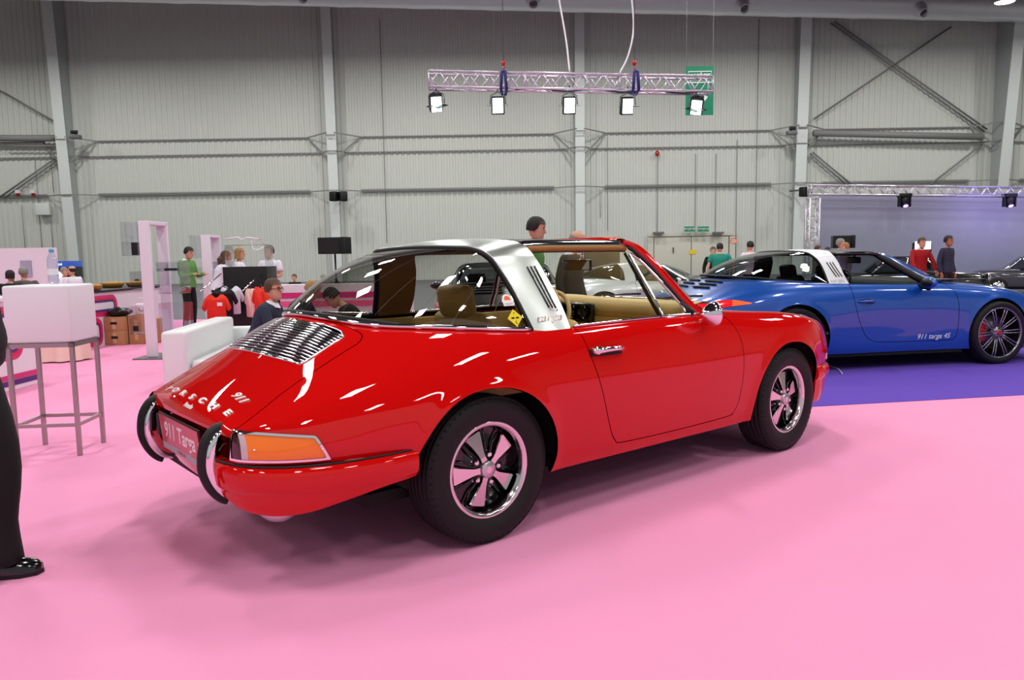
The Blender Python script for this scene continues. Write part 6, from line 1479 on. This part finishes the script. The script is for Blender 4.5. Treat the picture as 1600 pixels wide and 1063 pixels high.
# seated group on the sofa
SF = lambda x, y: (x, y)
person((-2.50, 7.55), 1.46, -2, 'person in a navy suit with black spectacles sitting forward on the white sofa', 'cloth_navy', legs='cloth_navy', hair='hair_brown', seated=True, lean=24, arms='lean', sleeves=1.0, glasses=True, collar='cloth_white', wide=1.15, look=-12, headdown=-14)
person((-2.46, 8.45), 1.46, -5, 'fair-haired person in a dark suit sitting beyond the one with spectacles', 'cloth_navy', legs='cloth_navy', hair='hair_blond', seated=True, lean=30, arms='lean', sleeves=1.0, headdown=15, collar='cloth_white')
person((-1.50, 7.85), 1.40, 185, 'black-haired person in a dark suit bending down opposite the white sofa', 'cloth_black', legs='cloth_navy', hair='hair_dark', seated=True, lean=30, arms='lean', sleeves=1.0, headdown=25)
m = MB(); m.box((0, 0, .14), (.42, .44, .28), bev=.03); tag(m.build('pouf', 'sofa_white', loc=(-1.47, 7.85, .004)), 'white cube pouf under the black-haired person bending down', 'pouf')
stand(460, 427, 15.2, -95, 'dark-haired visitor behind the low reception counter', 'cloth_black', hair='hair_brown', arms='fwd')
stand(504, 427, 15.0, 60, 'grey-haired person in black with a red trim behind the reception counter', 'cloth_black', hair='hair_grey', arms='fwd', sleeves=1.0)
# behind the red car
stand(830, 334, 7.75, -5, 'person in a green sweater with white collar standing behind the red car roof', 'cloth_green', arms='down', sleeves=1.0, collar='cloth_white', headdown=10, wide=1.1)
stand(893, 356, 7.95, -30, 'bald person in a dark suit looking down behind the red car window', 'cloth_black', hair='hair_grey', bald=True, sleeves=1.0, headdown=18, wide=1.15, collar='cloth_white')
# near the exit door
stand(1125, 378, 17.2, 85, 'person in a teal T-shirt seen from behind before the cream double door', 'cloth_teal', arms='down', sleeves=.5, wide=1.25, legs='cloth_navy')
stand(1114, 384, 18.0, -95, 'person in black mostly hidden behind the one in the teal T-shirt', 'cloth_black', sleeves=1.0, hair='hair_brown')
stand(1173, 375, 17.0, 110, 'person in a white shirt with arms folded to the right of the exit door', 'cloth_pinkwhite', arms='fwd', sleeves=.5, wide=1.2)
# by the stage
stand(1277, 382, 18.2, -20, 'balding person left of the truss tower behind the blue roll bar', 'cloth_greybrown', hair='hair_brown', sleeves=1.0)
stand(1294, 385, 19.6, 170, 'dark-haired person just right of the truss tower', 'cloth_black', hair='hair_dark', sleeves=1.0)
stand(1312, 371, 16.6, -20, 'grey-haired person in a violet-grey shirt before the black loudspeaker', 'cloth_violetgrey', hair='hair_grey', sleeves=1.0)
stand(1322, 377, 16.0, 175, 'fair-haired person facing the one in the violet-grey shirt', 'cloth_greybrown', hair='hair_blond', sleeves=1.0)
stand(1437, 369, 16.0, -80, 'person in a red cardigan leaning toward the black classic car', 'cloth_red', hair='hair_brown', arms='lean', sleeves=1.0, lean=6, collar='cloth_white', wide=1.15)
stand(1481, 366, 15.6, -60, 'dark-haired bearded person in a navy sweater walking right of the red cardigan', 'cloth_navy', hair='hair_dark', skin='skin_tan', sleeves=1.0, arms='down', wide=1.05, legs='cloth_black')
# person cut by the left edge of the frame: trouser legs, shoe and elbow
def near_person():
    fp = on_floor(28, 905); t = thing('person', 'person in black suit trousers and polished black shoes cut off by the left edge', 'person', (fp.x - .095, fp.y + .03, 0), rz=math.radians(14))
    P = [(-.10, .12, .92), (-.12, .12, 1.12), (-.12, .12, 1.36), (-.10, .12, 1.50), (-.10, .12, 1.60), (.03, -.09, 1.42), (-.01, -.14, 1.15), (-.12, -.14, .92), (-.15, -.14, .84), (-.16, .33, 1.42), (-.20, .38, 1.14), (-.24, .38, .92), (-.25, .38, .84), (-.08, .02, .88), (.02, .0, .50), (-.02, .0, .10), (-.18, .22, .88), (-.32, .25, .50), (-.42, .25, .10)]
    E = [(0, 1), (1, 2), (2, 3), (3, 4), (2, 5), (5, 6), (6, 7), (7, 8), (2, 9), (9, 10), (10, 11), (11, 12), (0, 13), (13, 14), (14, 15), (0, 16), (16, 17), (17, 18)]
    R_ = [(.11, .15), (.10, .13), (.115, .16), (.055, .055), (.055, .055)] + [(.05, .05), (.04, .04), (.028, .028), (.035, .022)] * 2 + [(.085, .085), (.055, .055), (.04, .04)] * 2
    def ex(mb):
        HM = Matrix.Translation((-.09, .12, 1.71)); G_ = []
        for z, rx, ry, c_ in ((-.125, .022, .02, .045), (-.085, .072, .058, .022), (-.045, .084, .068, .010), (0, .092, .074, .003), (.045, .096, .077, 0), (.085, .086, .070, -.003), (.124, .02, .02, -.004)): G_.append([(c_ + rx * math.cos(a), ry * math.sin(a), z) for a in np.linspace(0, 2 * PI, 20, endpoint=False)])
        mb.grid(G_, cv=True, M=HM)
        for h in ((-.15, -.14, .835), (-.25, .38, .835)):
            for q in range(4): mb.tube([(h[0] - .03 + q * .019, h[1], h[2]), (h[0] - .028 + q * .019, h[1], h[2] - .045), (h[0] - .02 + q * .019, h[1] + .01, h[2] - .075)], [.0095, .0085, .006], 6)
            mb.tube([(h[0] + .03, h[1], h[2] + .03), (h[0] + .05, h[1], h[2]), (h[0] + .05, h[1], h[2] - .025)], [.012, .01, .008], 6)
    body = skinned('body', P, E, R_, 'skin', t, 1, 0, ex)
    m = MB(); m.ball((-.10, .12, 1.77), (.105, .088, .08)); m.build('hair', 'hair_dark', body)
    V = [Vector(p) for p in P]
    garment('shirt', 'cloth_black', t, [(V[0] + Vector((0, 0, -.04)), .14, .19), (V[0], .14, .19), (V[1], .125, .17), (V[2], .14, .195), (Vector((-.11, .12, 1.43)), .115, .20), (Vector((-.10, .12, 1.50)), .075, .10)], 1, 1, [[V[5] + Vector((0, .06, 0)), V[5], V[5] * .4 + V[6] * .6], [V[9] - Vector((0, .06, 0)), V[9], V[9] * .4 + V[10] * .6]], [.07, .076, .070])
    garment('trousers', 'cloth_black', t, [(V[0] + Vector((0, 0, .10)), .13, .17), (V[0], .135, .18), (V[0] + Vector((0, 0, -.10)), .13, .185), (V[0] + Vector((0, 0, -.14)), .10, .16)], 1, 1, [[V[13] + Vector((0, 0, .05)), V[13], V[14], Vector((-.0, 0, .22)), Vector((-.0, 0, .055))], [V[16] + Vector((0, 0, .05)), V[16], V[17], V[18] + Vector((.02, 0, .1)), V[18] + Vector((.01, 0, -.045))]], [.095, .108, .088, .082, .092])
    for (x, y) in ((-.02, 0.0), (-.38, .25)):
        m = MB(); G_ = []
        for u, hw_, h in ((-.145, .018, .05), (-.135, .036, .075), (-.08, .042, .095), (0, .042, .092), (.06, .046, .068), (.11, .048, .052), (.155, .036, .042), (.175, .014, .028)): G_.append([(x + u, y + hw_ * math.cos(a), .012 + max(0, h * math.sin(a))) for a in np.linspace(0, PI, 12)])
        m.grid(G_); m.add(G_[0], [tuple(range(12))], 0, False); m.add(G_[-1], [tuple(range(12))], 0, False); sh_ = m.build('shoe', 'black_gloss', t)
        m = MB(); m.prism([(x + u, y + w_) for u, w_ in ((-.15, -.02), (-.14, -.04), (0, -.046), (.11, -.052), (.165, -.035), (.18, 0), (.165, .035), (.11, .052), (0, .046), (-.14, .04), (-.15, .02))], .0, .013); m.build('sole', 'black_rubber', sh_)
near_person()
